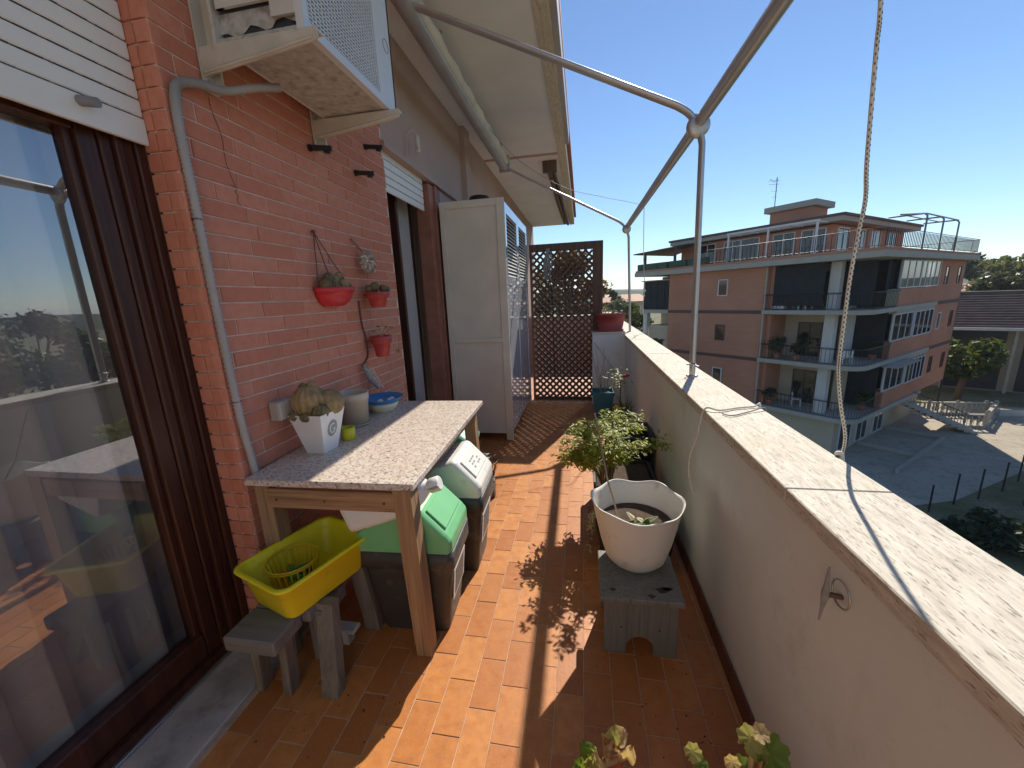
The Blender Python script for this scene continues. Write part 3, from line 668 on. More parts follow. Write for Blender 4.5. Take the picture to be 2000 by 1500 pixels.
m = MB(); m.lathe([(.07, .001), (.092, .03), (.098, .058), (.09, .058), (.001, .03)], (-1.272, 2.245, TZ), 28, True, False); m.build('base', MT['cream'], bw)
m = MB(); m.lathe([(.094, .055), (.126, .082), (.133, .09), (.128, .091), (.10, .068), (.001, .062)], (-1.272, 2.245, TZ), 28, True, False); m.build('rim_tray', MT['blue'], bw)
for dx, dy, r in ((.01, -.05, .02), (.05, .03, .016), (.045, .0, .014)): m = MB(); m.ball((-1.272+dx, 2.245+dy, TZ+.072), r, 10, 6, .7); m.build('seashell', MT['white'], label='white shell resting in the blue bowl', cat='shell', group='shells in the blue bowl')
# ---- things on the wall
jb_ = root('junction_box', 'grey electrical junction box on the brick wall behind the white planter', 'junction box', (WX, 1.52, 1.0))
m = MB(); m.box(WX+.003, WX+.055, 1.47, 1.565, .975, 1.065, .006); m.build('box', MT['conduit'], jb_)
m = MB(); m.box(WX+.055, WX+.060, 1.475, 1.56, .98, 1.06, .002); m.build('cover', MT['bracket'], jb_)
hp = root('hanging_planter', 'red half round hanging planter crowded with small cacti on the wall', 'planter', (WX, 2.04, 1.48))
def half_pot(c, L_, D_, z0, z1, mat):
    q = MB(); lo = []
    for z, k in ((z0, .55), (z0+.02, .8), ((z0+z1)/2, .95), (z1-.025, 1.0), (z1-.024, 1.06), (z1, 1.08), (z1, .98), (z1-.03, .92)):
        lo.append([Vector((WX+.004+D_*k*math.sin(a), c-L_/2*k*math.cos(a), z)) for a in [math.pi*t_/18 for t_ in range(19)]])
    q.loft(lo, True, True); return q.build('pot', mat, hp)
half_pot(2.03, .25, .125, 1.475, 1.575, MT['red'])
for c, r, t_, mt in (((.05, -.085, .11), .036, 1, 'cactus'), ((.075, -.05, .095), .032, 1, 'cactus'), ((.045, .0, .12), .034, 1.5, 'cactus2'), ((.085, .02, .105), .028, 1.5, 'cactus2'), ((.05, .06, .115), .03, 1.5, 'cactus2'), ((.07, .095, .095), .02, 1.6, 'cactus'), ((.045, -.05, .15), .03, 1, 'cactus'), ((.06, .03, .165), .022, 1, 'cactus2')):
    cactus_ball((WX+c[0], 2.03+c[1], 1.475+c[2]), r, 10, t_, mt, hp, local=False)
hook = Vector((WX+.012, 1.955, 1.86))
for b in (Vector((WX+.10, 1.93, 1.575)), Vector((WX+.02, 1.92, 1.575)), Vector((WX+.09, 2.10, 1.575))): m = MB(); m.tube([hook, hook.lerp(b, .5)+Vector((0, 0, -.005)), b], .0028, 5); m.build('hanger_wire', MT['cable'], hp)
m = MB(); m.ball(hook, .011, 8, 5); m.build('hook', MT['cable'], hp)
def wall_pot(y, z0, z1, r, lab, nm, mats, fill):
    t_ = root(nm, lab, 'flower pot', (WX+.085, y, z0)); c = (WX+.09, y, z0); h = z1-z0
    m = MB(); m.lathe([(r*.62, 0), (r*.82, h*.62), (r*.95, h*.64), (r*1.02, h), (r*.92, h), (r*.85, h*.8)], c, 24, True, True); m.build('pot', MT[mats], t_)
    m = MB(); m.tube([(c[0]+r*.98*math.cos(a), y+r*.98*math.sin(a), z0+h*.8) for a in [2*math.pi*k/20 for k in range(21)]], .002, 5); m.tube([(WX+.002, y-.02, z0+h*.8), (c[0]-r*.9, y-.015, z0+h*.8)], .003, 5); m.build('wall_ring', MT['cable'], t_)
    fill(t_, c, h); return t_
def fill_a(t_, c, h):
    for dx, dy, dz, r in ((0, -.02, .03, .032), (.03, .03, .02, .026), (-.03, -.045, .02, .024), (.045, .055, .015, .02), (-.02, .03, .035, .024)): cactus_ball((c[0]+dx, c[1]+dy, c[2]+h+dz), r, 9, 1, 'cactus', t_, local=False)
def fill_b(t_, c, h):
    for tip in ((.03, .03, .06), (.0, -.01, .065), (.05, .07, .05), (-.02, -.045, .04)):
        b = Vector(c)+Vector((0, 0, h-.01)); m = MB(); e_ = b+Vector(tip); m.tube([b, b.lerp(e_, .6)+Vector((0, 0, .01)), e_], .003, 5); m.build('stem', MT['twig'], t_)
        m = MB()
        for k in range(9): a = k*2.4; d = Vector((math.cos(a), math.sin(a), .6)).normalized(); m.obox(e_+d*.011, (.009, .005, .0022), (d, d.cross(Vector((0, 0, 1))).normalized(), Vector((0, 0, 1))))
        m.build('rosette', MT['leaftan'], t_)
    m = MB(); b = Vector(c)+Vector((.02, .05, h)); m.tube(spline([b, b+Vector((.03, .07, .0)), b+Vector((.03, .10, -.06)), b+Vector((.02, .09, -.13))], 5), .0022, 5); m.build('stem', MT['twig'], t_)
    m = MB()
    for k in range(14): a = k*2.4; m.ball(b+Vector((.02+.012*math.cos(a), .09+.012*math.sin(a), -.13+.006*(k % 4))), .006, 6, 4)
    m.build('rosette', MT['leaftan'], t_)
wall_pot(2.40, 1.455, 1.552, .074, 'red pot with small round cacti in a ring on the brick wall', 'wall_pot', 'red2', fill_a)
wall_pot(2.385, 1.135, 1.27, .068, 'red pot with trailing rosettes in a ring below the cactus pot', 'wall_pot', 'red2', fill_b)
sb = root('shell_bag', 'net bag full of pale sea shells hanging on the brick wall', 'bag', (WX+.04, 2.36, 1.7))
m = MB()
for k in range(60):
    t_ = random.random(); rr = .052*math.sin(.5+2.3*t_)+.006; a = random.uniform(-1.75, 1.75); m.ball((WX+.045+rr*.8*math.cos(a), 2.385+rr*1.05*math.sin(a)+.018*(1-t_), 1.675+.12*t_), random.uniform(.009, .014), 7, 5, .8)
m.build('shell', MT['shell'], sb, kind='stuff')
m = MB()
for s_ in (-1, 1):
    for k in range(7):
        p = [Vector((WX+.05+.062*math.sin(.5+2.3*t_)*.85*math.cos(a), 2.39+.066*math.sin(.5+2.3*t_)*math.sin(a), 1.667+.14*t_)) for t_, a in [(i/8, -1.6+k*.5+s_*i*.12) for i in range(9)]]
        m.tube(p, .0016, 4)
m.build('netting', MT['net'], sb)
m = MB(); m.tube(spline([(WX+.045, 2.36, 1.80), (WX+.02, 2.31, 1.86), (WX+.008, 2.30, 1.865), (WX+.03, 2.335, 1.82), (WX+.045, 2.36, 1.80)], 4), .0024, 5); m.build('cord_loop', MT['cable'], sb)
on_ = root('wall_ornament', 'grey netted driftwood ornament hanging on the wall above the blue bowl', 'ornament', (WX+.03, 2.27, .93))
m = MB(); m.tube(spline([(WX+.03, 2.24, 1.105), (WX+.045, 2.25, 1.04), (WX+.05, 2.29, .98), (WX+.045, 2.36, .92)], 5), [.006, .012, .010, .018, .013, .021, .015, .019, .022, .014, .018, .012, .016, .009, .011, .005][:16], 9); m.build('driftwood', MT['net'], on_)
for k in range(9):
    m = MB(); p = [Vector((WX+.05+.03*math.cos(k*.9+i*.7), 2.25+.012*i+.03*math.sin(k*.9+i*.7), 1.08-.017*i)) for i in range(10)]; m.tube(p, .0017, 4); m.build('cord', MT['rope'], on_)
m = MB(); m.tube(spline([(WX+.008, 2.31, 1.50), (WX+.008, 2.315, 1.35), (WX+.008, 2.335, 1.28), (WX+.008, 2.34, 1.15), (WX+.008, 2.26, 1.09)], 6), .0055, 7); m.build('wall_cable', MT['cable'], label='brown cable clipped to the brick wall between the red pots', cat='cable')
for (x, y, lab) in ((604, 289, 'black plastic wall clip just below the air conditioner bracket'), (694, 338, 'black plastic wall clip on the bricks above the shell bag'), (712, 287, 'dark wall clip behind the bracket tip near the narrow door')):
    p = on(x, y, 0, WX); w = root('wall_clip', lab, 'clip', p); m = MB(); m.cyl(p, p+Vector((.016, 0, 0)), .018, .018, 8); m.build('plug', MT['black'], w)
    m = MB(); m.bar(p+Vector((.014, 0, 0)), p+Vector((.11, .03, -.004)), .022, .024, (0, 0, 1), .003); m.bar(p+Vector((.07, .02, -.014)), p+Vector((.1, .027, -.018)), .016, .02); m.build('arm', MT['black'], w)
lp = root('lamp_holder', 'white bulb holder dangling on a wire above the narrow door', 'lamp holder', (-1.33, 3.35, 2.75))
p = on(815, 280, 0, -1.33); m = MB(); m.lathe([(.012, -.07), (.02, -.068), (.022, -.05), (.018, -.045), (.022, -.04), (.018, -.032), (.02, -.02), (.02, .04), (.014, .055), (.006, .06)], p, 14, True, True); m.build('socket', MT['acwhite'], lp)
m = MB(); m.tube(spline([p+Vector((0, 0, .06)), p+Vector((-.02, -.02, .1)), p+Vector((-.05, -.09, .02)), p+Vector((-.06, -.09, -.12)), p+Vector((-.065, -.17, -.17))], 6), .003, 5); m.build('wire', MT['bracket'], lp)

# ================================================================== UNDER THE TABLE
bn = root('wooden_bench', 'low grey weathered bench in front of the doorway under the yellow basin', 'bench', (-1.15, 1.1, 0))
m = MB(); m.obox((-1.175, 1.03, .302), (.105, .072, .03), None, .006); m.build('seat_board', MT['grey_x'], bn)
m = MB(); m.obox((-1.16, 1.185, .306), (.12, .08, .026), None, .006); m.build('seat_board', MT['grey_x'], bn)
for x, y, dx in ((-1.115, 1.06, -.01), (-1.24, 1.06, -.01), (-1.115, 1.22, 0), (-1.24, 1.22, 0)):
    m = MB(); m.bar((x+dx*2, y, .003), (x, y, .2795), .055, .035, (1, 0, 0), .003); m.build('leg', MT['grey_z'], bn)
m = MB(); m.obox((-1.18, 1.14, .24), (.02, .12, .018), None, .003); m.build('rail', MT['grey_x'], bn)
tr = root('wooden_trestle', 'brown wooden trestle leg propping the yellow basin beside the bench', 'trestle', (-.97, 1.2, 0))
for y, lean in ((1.20, .10), (1.42, .0)):
    m = MB(); m.loft([[Vector((-.962+dx+s*.036, y-.03+dy+t_*.022, z)) for s, t_ in ((-1, -1), (1, -1), (1, 1), (-1, 1))] for z, dx, dy in ((.003, .0, -lean), (.06, -.004, -lean*.82), (.331, -.045, 0))], True, True, False); m.build('leg', MT['grey_z'], tr)
m = MB(); m.obox((-1.03, 1.215, .28), (.018, .08, .03), None, .003); m.build('rail', MT['grey_x'], tr)
m = MB(); m.obox((-1.06, 1.3, .07), (.07, .028, .01), None, .004); m.obox((-1.04, 1.3, .03), (.015, .02, .03)); m.build('white_offcut', MT['acwhite'], label='white plastic offcut lying on the floor behind the bench legs', cat='offcut')
BC = Vector((-1.132, 1.255, .333)); yb = root('washing_basin', 'yellow rectangular plastic washing basin sitting on the bench', 'basin', BC, rad(-18))
def rr(hx, hy, r, z, n=5):
    o = []
    for cx, cy, a0 in ((hx-r, hy-r, 0), (-hx+r, hy-r, 90), (-hx+r, -hy+r, 180), (hx-r, -hy+r, 270)):
        for k in range(n+1): a = rad(a0+90*k/n); o.append(Vector((cx+r*math.cos(a), cy+r*math.sin(a), z)))
    return o
m = MB(); m.loft([rr(.118, .168, .035, 0), rr(.124, .174, .04, .006), rr(.148, .2, .045, .145), rr(.164, .216, .05, .150), rr(.168, .22, .052, .158), rr(.165, .217, .05, .164), rr(.152, .204, .045, .164), rr(.146, .198, .044, .156), rr(.122, .172, .04, .012), rr(.11, .16, .035, .008)], True, True); m.build('tub', MT['yellow'], yb, local=True)
bk = root('peg_basket', 'small round yellow slotted basket of clothes pegs inside the washing basin', 'basket', BC+Vector((.0, .0, .009)), rad(0))
BO = Vector((-.045, -.035, 0))
def ring(R, z, n=28): return [BO+Vector((R*math.cos(2*math.pi*k/n), R*math.sin(2*math.pi*k/n), z)) for k in range(n+1)]
m = MB(); m.lathe([(.076, 0), (.08, .02), (.078, .02), (.074, .003), (.001, .003)], BO, 28, True, False); m.build('base', MT['yellow2'], bk, local=True)
m = MB(); m.tube(ring(.098, .13), .004, 6); m.tube(ring(.1, .122), .003, 6); m.build('rim', MT['yellow2'], bk, local=True)
for k in range(26):
    a = 2*math.pi*k/26; m = MB(); m.bar(BO+Vector((.078*math.cos(a), .078*math.sin(a), .018)), BO+Vector((.098*math.cos(a), .098*math.sin(a), .125)), .0065, .0025, (math.cos(a), math.sin(a), 0)); m.build('slat', MT['yellow2'], bk, local=True)
for k in range(16):
    c = BC+BO+Vector((random.uniform(-.045, .045), random.uniform(-.045, .045), .03+.004*k)); d = Vector((random.uniform(-1, 1), random.uniform(-1, 1), random.uniform(-.3, .4))).normalized(); mt, nm = (('pegs', 'green'), ('pegs', 'green'), ('pego', 'orange'), ('pegb', 'dark green'))[k % 4]
    m = MB(); w = d.cross(Vector((0, 0, 1))).normalized(); m.obox(c+w*.004, (.03, .0032, .005), (d, w, d.cross(w)), .001); m.obox(c-w*.004+d*.002, (.03, .0032, .005), (d, (w+d*.1).normalized(), d.cross(w)), .001); m.build('clothes_peg', MT[mt], label=f'{nm} clothes peg lying in the yellow slotted basket', cat='clothes peg', group='clothes pegs in the basket')
def swing_bin(c, rotz, w, d, h, lid_h, lidmat, lab, grp, slots=False):
    b = root('swing_bin', lab, 'bin', c, rotz)
    m = MB(); m.loft([rr(w*.36, d*.36, .03, .003), rr(w*.37, d*.37, .03, .02), rr(w*.465, d*.465, .035, h*.78), rr(w*.465, d*.465, .035, h*.8), rr(w*.5, d*.5, .035, h*.82), rr(w*.5, d*.5, .035, h), rr(w*.47, d*.47, .03, h), rr(w*.45, d*.45, .03, h*.7)], True, True); m.build('body', MT['binbody'], b, local=True)
    # lid: stands on the rim, rises to a flat deck and slopes down on the +x side
    hx, hy = w*.49, d*.49
    def sect(y, k):
        z0 = h+.001; return [Vector((-hx*k, y, z0)), Vector((hx*k, y, z0)), Vector((hx*k, y, z0+lid_h*.28*k)), Vector((hx*.90*k, y, z0+lid_h*.42*k)), Vector((hx*.42*k, y, z0+lid_h*.95*k)), Vector((hx*.32*k, y, z0+lid_h*k)), Vector((-hx*.8*k, y, z0+lid_h*.62*k)), Vector((-hx*k, y, z0+lid_h*.45*k))]
    m = MB(); m.loft([sect(-hy, .93), sect(-hy*.97, .97), sect(-hy*.86, 1), sect(hy*.86, 1), sect(hy*.97, .97), sect(hy, .93)], True, True, False); l_ = m.build('lid', lidmat, b, local=True)
    bv = l_.modifiers.new('round', 'BEVEL'); bv.width = .014; bv.segments = 3; bv.limit_method = 'ANGLE'; bv.angle_limit = rad(24)
    z0 = h+.001; A = Vector((hx*.87, 0, z0+lid_h*.46)); Bp = Vector((hx*.46, 0, z0+lid_h*.91)); u = (A-Bp).normalized(); nrm = Vector((0, 1, 0)).cross(u)
    if nrm.z < 0: nrm = -nrm
    m = MB(); m.obox((A+Bp)/2+nrm*.004, ((A-Bp).length/2*.92, hy*.76, .004), (u, Vector((0, 1, 0)), nrm), .002); m.build('flap', lidmat, b, local=True)
    C = Vector((hx*.32, 0, z0+lid_h)); D = Vector((-hx*.8, 0, z0+lid_h*.62)); u2 = (C-D).normalized(); n2 = u2.cross(Vector((0, 1, 0)))
    if n2.z < 0: n2 = -n2
    m = MB()
    for k in range(5 if slots else 1):
        y = (-.6+.3*k)*hy if slots else 0
        if slots: m.obox((C+D)/2+n2*.0015, ((C-D).length/2*.72, .004, .0015), (u2, Vector((0, 1, 0)), n2))
        else: m.obox(C.lerp(D, .2)+n2*.003, (.007, hy*.8, .004), (u2, Vector((0, 1, 0)), n2))
        if slots: m.v[-8:] = [v+Vector((0, y, 0)) for v in m.v[-8:]]
    m.build('moulded_rib', lidmat if not slots else MT['sticker'], b, local=True)
    # instruction sticker low on the +x face
    s0 = Vector((w*.452, 0, h*.72)); s1 = Vector((w*.415, 0, h*.36)); us = (s1-s0).normalized(); ns = us.cross(Vector((0, -1, 0)));
    if ns.x < 0: ns = -ns
    m = MB(); m.obox((s0+s1)/2+ns*.004, ((s1-s0).length/2, d*.3, .0015), (us, Vector((0, 1, 0)), ns)); st = m.build('sticker', MT['sticker'], b, local=True)
    m = MB()
    for k in range(5): m.obox((s0.lerp(s1, .15+.17*k))+ns*.0062, (.012, d*.22, .0006), (us, Vector((0, 1, 0)), ns))
    m.build('sticker_print', MT['print'], st, local=True)
    return b, hx, hy
swing_bin((-.765, 1.51, 0), rad(3), .43, .31, .43, .20, MT['green'], 'dark grey waste bin with green sloping lid under the table', 'bins')
wb, whx, why = swing_bin((-.735, 1.93, 0), rad(2), .43, .34, .47, .20, MT['binwhite'], 'dark grey waste bin with white sloping lid under the table', 'bins', True)
# printed icons on the white flap
z0 = .471; A = Vector((whx*.87, 0, z0+.2*.46)); Bp = Vector((whx*.46, 0, z0+.2*.91)); u = (A-Bp).normalized(); nn = Vector((0, 1, 0)).cross(u); nn = nn if nn.z > 0 else -nn
fl_ = [o for o in bpy.data.objects if o.parent == wb and o.name.startswith('flap')][0]
m = MB()
for i in range(3):
    for j in range(4):
        if (i+j) % 4 != 3: m.obox(Bp.lerp(A, .35+.17*i)+nn*.0086+Vector((0, -.05+.032*j, 0)), (.0055, .0105, .0004), (u, Vector((0, 1, 0)), nn))
m.build('printed_icons', MT['printg'], fl_, local=True)
# ---- jug on the green bin
jg = root('plastic_jug', 'translucent white plastic jug lying on the green lidded bin', 'jug', (-.8, 1.37, .62))
ja = Vector((-.975, 1.36, .618)); jd = Vector((.36, .04, .115)).normalized(); js = jd.cross(Vector((0, 0, 1))).normalized(); ju = js.cross(jd)
def jl(t_, k, r=.35): return [ja+jd*t_+(js*v.x+ju*v.y) for v in rr(.08*k, .072*k, .07*k*r+.004, 0, 4)]
m = MB(); m.loft([jl(0, .85), jl(.008, .97), jl(.03, 1), jl(.06, .97), jl(.07, 1), jl(.24, 1), jl(.29, .92), jl(.335, .62), jl(.36, .36, .9), jl(.37, .34, .9), jl(.372, .42, .9), jl(.41, .42, .9), jl(.415, .36, .9)], True, True); m.build('body', MT['jug'], jg)
tl = root('teal_tub', 'teal lidded tub under the far end of the granite table', 'tub', (-.93, 2.62, 0))
m = MB(); m.loft([[v+Vector((-.93, 2.55, 0)) for v in rr(a, b, .04, z)] for a, b, z in ((.12, .12, .003), (.15, .15, .44), (.16, .16, .45), (.16, .16, .47))], True, True); m.build('body', MT['binbody'], tl)
m = MB(); m.loft([[v+Vector((-.93, 2.55, 0)) for v in rr(a, b, .04, z)] for a, b, z in ((.165, .165, .471), (.17, .17, .50), (.13, .13, .55), (.08, .1, .57))], True, True); m.build('lid', MT['teal'], tl)
pl = root('slatted_crate', 'small grey slatted wooden crate on the floor beside the white lidded bin', 'crate', (-.74, 2.5, 0))
for k in range(5): m = MB(); m.obox((-.745, 2.36+k*.07, .135), (.09, .026, .008), None, .002); m.build('slat', MT['grey_x'], pl)
for x in (-.82, -.67): m = MB(); m.obox((x, 2.5, .10), (.014, .17, .026), None, .003); m.build('rail', MT['grey_x'], pl)
for x in (-.82, -.67):
    for y in (2.36, 2.64): m = MB(); m.box(x-.013, x+.013, y-.02, y+.02, .003, .0735); m.build('leg', MT['grey_z'], pl)
sh = root('shell_basket', 'dark wire basket holding big brown and white shells on the floor', 'basket', (-.88, 3.0, 0))
m = MB()
for z, r in ((.004, .11), (.06, .125), (.12, .135)): m.tube([(-.88+r*1.2*math.cos(a), 3.0+r*math.sin(a), z+.004) for a in [2*math.pi*k/24 for k in range(25)]], .004, 5)
for k in range(24): a = 2*math.pi*k/24; m.tube([(-.88+.132*math.cos(a), 3.0+.11*math.sin(a), .006), (-.88+.162*math.cos(a), 3.0+.135*math.sin(a), .125)], .0028, 4)
m.lathe([(.001, .004), (.12, .005)], (-.88, 3.0, 0), 20, False, False, 1.15, 1); m.build('wire_body', MT['black'], sh)
for k in range(13):
    x, y = -.88+random.uniform(-.10, .12), 3.0+random.uniform(-.09, .08); z = .045+.012*k; br = k % 3; R = random.uniform(.028, .042); m = MB(); lo = []; d = Vector((random.uniform(-1, 1), random.uniform(-1, 1), random.uniform(0, .9))).normalized(); s_ = d.cross(Vector((0, 0, 1))).normalized(); u_ = s_.cross(d); z = min(z, .15)
    for i in range(8): t_ = i/7; rad_ = R*(.12+math.sin(math.pi*min(t_*1.15, 1))*.9)*(1-.25*t_)*(.85 if i % 2 else 1); lo.append([Vector((x, y, z))+d*(t_-.5)*R*3+(s_*math.cos(a)+u_*math.sin(a)*.8)*rad_ for a in [2*math.pi*j/10 for j in range(10)]])
    m.loft(lo); m.build('seashell', MT['shellb'] if br else MT['white'], label=('large brown conch shell' if br else 'white ridged shell')+' heaped in the wire basket on the floor', cat='shell', group='shells in the wire basket')

# ================================================================== PARAPET SIDE: STOOL, POTS, PLANTS
st = root('step_stool', 'grey painted wooden step stool with an arched cut-out in front', 'stool', (.23, 1.52, 0))
m = MB(); m.obox((.23, 1.525, .277), (.162, .15, .012), None, .004); m.build('top_board', MT['stool'], st)
def arch(x0, x1, z1):
    xm = (x0+x1)/2; return [(x0, .003), (xm-.055, .003)]+[(xm-.055*math.cos(math.pi*k/12), .035+.055*math.sin(math.pi*k/12)*1.0) for k in range(13)]+[(xm+.055, .003), (x1, .003), (x1, z1), (x0, z1)]
for y in (1.40, 1.635): m = MB(); m.prism(arch(.085, .375, .2645), y, y+.018); m.build('side_board', MT['stool'], st)
m = MB(); m.box(.09, .37, 1.5, 1.52, .12, .2); m.box(.09, .106, 1.419, 1.634, .18, .26); m.box(.354, .37, 1.419, 1.634, .18, .26); m.build('rail', MT['stool'], st)
for x in (.155, .305): m = MB(); m.cyl((x, 1.4, .13), (x, 1.3985, .13), .004, None, 8); m.build('screw', MT['black'], st)
m = MB()
for x, y, r in ((.32, 1.44, .018), (.34, 1.45, .012), (.12, 1.42, .008), (.27, 1.40, .009)): m.add([Vector((x, y, .2897))]+[Vector((x+r*(1+.3*math.sin(3*a))*math.cos(a)*1.6, y+r*(1+.3*math.sin(2*a+x*40))*math.sin(a), .2897)) for a in [2*math.pi*k/16 for k in range(16)]], [(0, k+1, (k+1) % 16+1) for k in range(16)])
m.build('soil_stain', MT['soil'], st)
sp = root('scalloped_pot', 'large white plastic pot with scalloped rim standing on the grey stool', 'flower pot', (.212, 1.635, .289))
n = 72; lo = []
def ringp(r, z, lob, dz): return [Vector((.234+r*1.03*(1+lob*math.cos(6*a+.6))*math.cos(a), 1.635+r*1.03*(1+lob*math.cos(6*a+.6))*math.sin(a), .2895+z+dz*math.cos(6*a+.6)+.006*math.sin(a*2+1)*(dz != 0))) for a in [2*math.pi*k/n for k in range(n)]]
for r, z, lb, dz in ((.085, 0, 0, 0), (.105, .004, 0, 0), (.127, .03, 0, 0), (.142, .08, 0, 0), (.150, .11, .004, 0), (.166, .19, .014, 0), (.178, .25, .02, .004), (.187, .285, .018, .006), (.192, .296, .018, .007), (.187, .297, .018, .007), (.181, .28, .018, .005), (.168, .22, .016, 0), (.152, .165, .008, 0), (.150, .16, .008, 0)): lo.append(ringp(r, z, lb, dz))
m = MB(); m.loft(lo, True, False); m.build('pot', MT['potwhite'], sp)
m = MB(); m.lathe([(.158, .188), (.1, .194), (.001, .196)], (.234, 1.635, .2895), 30, False, False); m.build('soil', MT['soil'], sp)
def leaf(q, p, d, up, L, w, bend=.25, n=4):
    d = Vector(d).normalized(); s = d.cross(Vector(up));
    if s.length < 1e-3: s = Vector((1, 0, 0))
    s.normalize(); u = s.cross(d); p = Vector(p); a = []; b = []; c = []
    for i in range(n+1):
        t = i/n; ww = w*math.sin(math.pi*min(max(t*.96+.03, 0), 1))**.8; o = p+d*L*t-u*bend*L*t*t
        a.append(o+s*ww/2-u*.15*ww); b.append(o); c.append(o-s*ww/2-u*.15*ww)
    k = len(a); vs = a+b+c; fs = []
    for i in range(n): fs += [(i, i+1, k+i+1, k+i), (k+i, k+i+1, 2*k+i+1, 2*k+i)]
    q.add(vs, fs, True)
sf = root('small_fern', 'little green fern growing in the white scalloped pot', 'fern', (.22, 1.62, .485))
for k in range(6):
    b = Vector((.235+random.uniform(-.03, .04), 1.60+random.uniform(-.03, .03), .483)); a = (.1, .5, 1.1, 2.4, 2.8, -.3)[k]; d = Vector((math.cos(a), math.sin(a)*.6, (.45, .7, 1.3, 1.2, .9, .5)[k])).normalized(); L = (.10, .09, .06, .075, .05, .07)[k]
    m = MB(); pts = [b+d*L*t-Vector((0, 0, .035*t*t*L/.1)) for t in (0, .25, .5, .75, 1)]; m.tube(pts, .0014, 4)
    for i in range(16):
        t = .25+.75*i/16; o = pts[0].lerp(pts[-1], t)+Vector((0, 0, .012*t*(1-t)))
        for s_ in (-1, 1): leaf(m, o, d*.5+d.cross(Vector((0, 0, 1))).normalized()*s_, (0, 0, 1), .022*(1.2-t), .007, .2, 3)
    m.build('frond', MT['leafg'] if k not in (3, 4) else MT['variegated'], sf, fix=False)
m = MB(); a = on(1200, 1010, 1, 1.6); b = Vector((.055, 1.74, .95)); m.tube([Vector((.165, 1.56, .485)), Vector((.11, 1.65, .66)), b], .0042, 6); m.build('garden_cane', MT['twig'], label='thin bamboo cane leaning in the white scalloped pot', cat='cane')
# dark planter and nandina
dp = root('dark_planter', 'long dark rectangular planter on the floor behind the grey stool', 'planter', (.28, 2.3, 0))
m = MB(); m.loft([[v+Vector((.275, 2.35, 0)) for v in rr(a, b, .02, z)] for a, b, z in ((.17, .44, .003), (.195, .465, .23), (.205, .475, .232), (.205, .475, .255), (.19, .46, .255), (.185, .455, .22))], True, True, False); m.build('trough', MT['planter'], dp)
m = MB(); m.box(.095, .455, 1.9, 2.8, .2205, .232); m.build('soil', MT['soil'], dp)
nd = root('nandina_shrub', 'bushy heavenly bamboo shrub with yellow green leaflets in the dark planter', 'shrub', (.16, 2.45, .23))
stems = MB(); lv = MB(); base = Vector((.155, 2.42, .225)); CC = Vector((.17, 2.5, .56))
tips = []
random.seed(21)
for k in range(16):
    a = random.uniform(0, 6.283); h = random.uniform(.2, .47); sp_ = random.uniform(.05, .23); t1 = base+Vector((random.uniform(-.03, .03), random.uniform(-.05, .05), 0)); t2 = base+Vector((math.cos(a)*sp_*1.15+.03, math.sin(a)*sp_, h)); mid = t1.lerp(t2, .5)+Vector((0, 0, .06)); pts = spline([t1, mid, t2], 5); stems.tube(pts, [.0085-.0006*i for i in range(len(pts))], 6)
    for j in range(5):
        b = pts[random.randint(4, len(pts)-1)]; a2 = a+random.uniform(-1.6, 1.6); e = b+Vector((math.cos(a2)*random.uniform(.06, .17), math.sin(a2)*random.uniform(.06, .15), random.uniform(-.02, .10))); stems.tube([b, b.lerp(e, .5)+Vector((0, 0, .02)), e], [.0032, .0025, .0015], 5); tips.append((b, e))
for a_, z_ in ((.0, .0), (.4, .04), (-.5, .03)): e = Vector((.50+.03*a_, 2.45+.12*a_, .52+z_)); tips.append((Vector((.3, 2.45, .5)), e)); stems.tube([(.25, 2.45, .48), e], [.003, .0015], 5)
for a_ in (0, 1, 2): e = Vector((-.14+.05*a_, 2.35+.05*a_, .45-.02*a_)); stems.tube([(.05, 2.4, .42), e], [.003, .0015], 5); tips.append((Vector((.05, 2.4, .42)), e))
for b, e in tips:
    d0 = (e-b).normalized()
    for i in range(52):
        t = random.uniform(.3, 1.1); o = b.lerp(e, t)+Vector((random.gauss(0, .018), random.gauss(0, .018), random.gauss(0.008, .016))); a = random.uniform(0, 6.283); d = Vector((math.cos(a), math.sin(a), random.uniform(-.5, .25)))+d0*.6
        leaf(lv, o, d, Vector((random.uniform(-.4, .4), random.uniform(-.4, .4), 1)), random.uniform(.024, .04), random.uniform(.011, .017), .3, 2)
stems.build('stems', MT['stem'], nd); lv.build('foliage', MT['nandina'], nd, kind='stuff', fix=False)
vg = root('trailing_plant', 'variegated trailing plant spilling over the edge of the dark planter', 'plant', (.08, 2.0, .25)); lv = MB(); stm = MB()
for k in range(9):
    b = Vector((.10+random.uniform(0, .04), 1.93+random.uniform(0, .35), .262)); e = Vector((.045+random.uniform(-.02, .01), b.y+random.uniform(-.05, .03), random.uniform(.06, .24))); p = spline([b, b.lerp(e, .4)+Vector((-.03, 0, .06)), e], 5); stm.tube(p, .002, 4)
    for i in range(14): o = random.choice(p); a = random.uniform(0, 6.28); leaf(lv, o, (math.cos(a)-.5, math.sin(a), random.uniform(-.4, .4)), (0, 0, 1), random.uniform(.02, .035), .013, .3, 2)
stm.build('stems', MT['stem'], vg); lv.build('leaves', MT['variegated'], vg, kind='stuff', fix=False)
lf = root('leafy_seedling', 'low green leafy plant in the dark planter below the shrub', 'plant', (.25, 2.2, .23)); lv = MB()
for k in range(34):
    a = random.uniform(0, 6.28); o = Vector((.24+.08*math.cos(a)*random.random(), 2.2+.08*math.sin(a)*random.random(), .24+random.uniform(.02, .12))); leaf(lv, o, (math.cos(a), math.sin(a), .4), (0, 0, 1), random.uniform(.04, .06), .03, .5, 4)
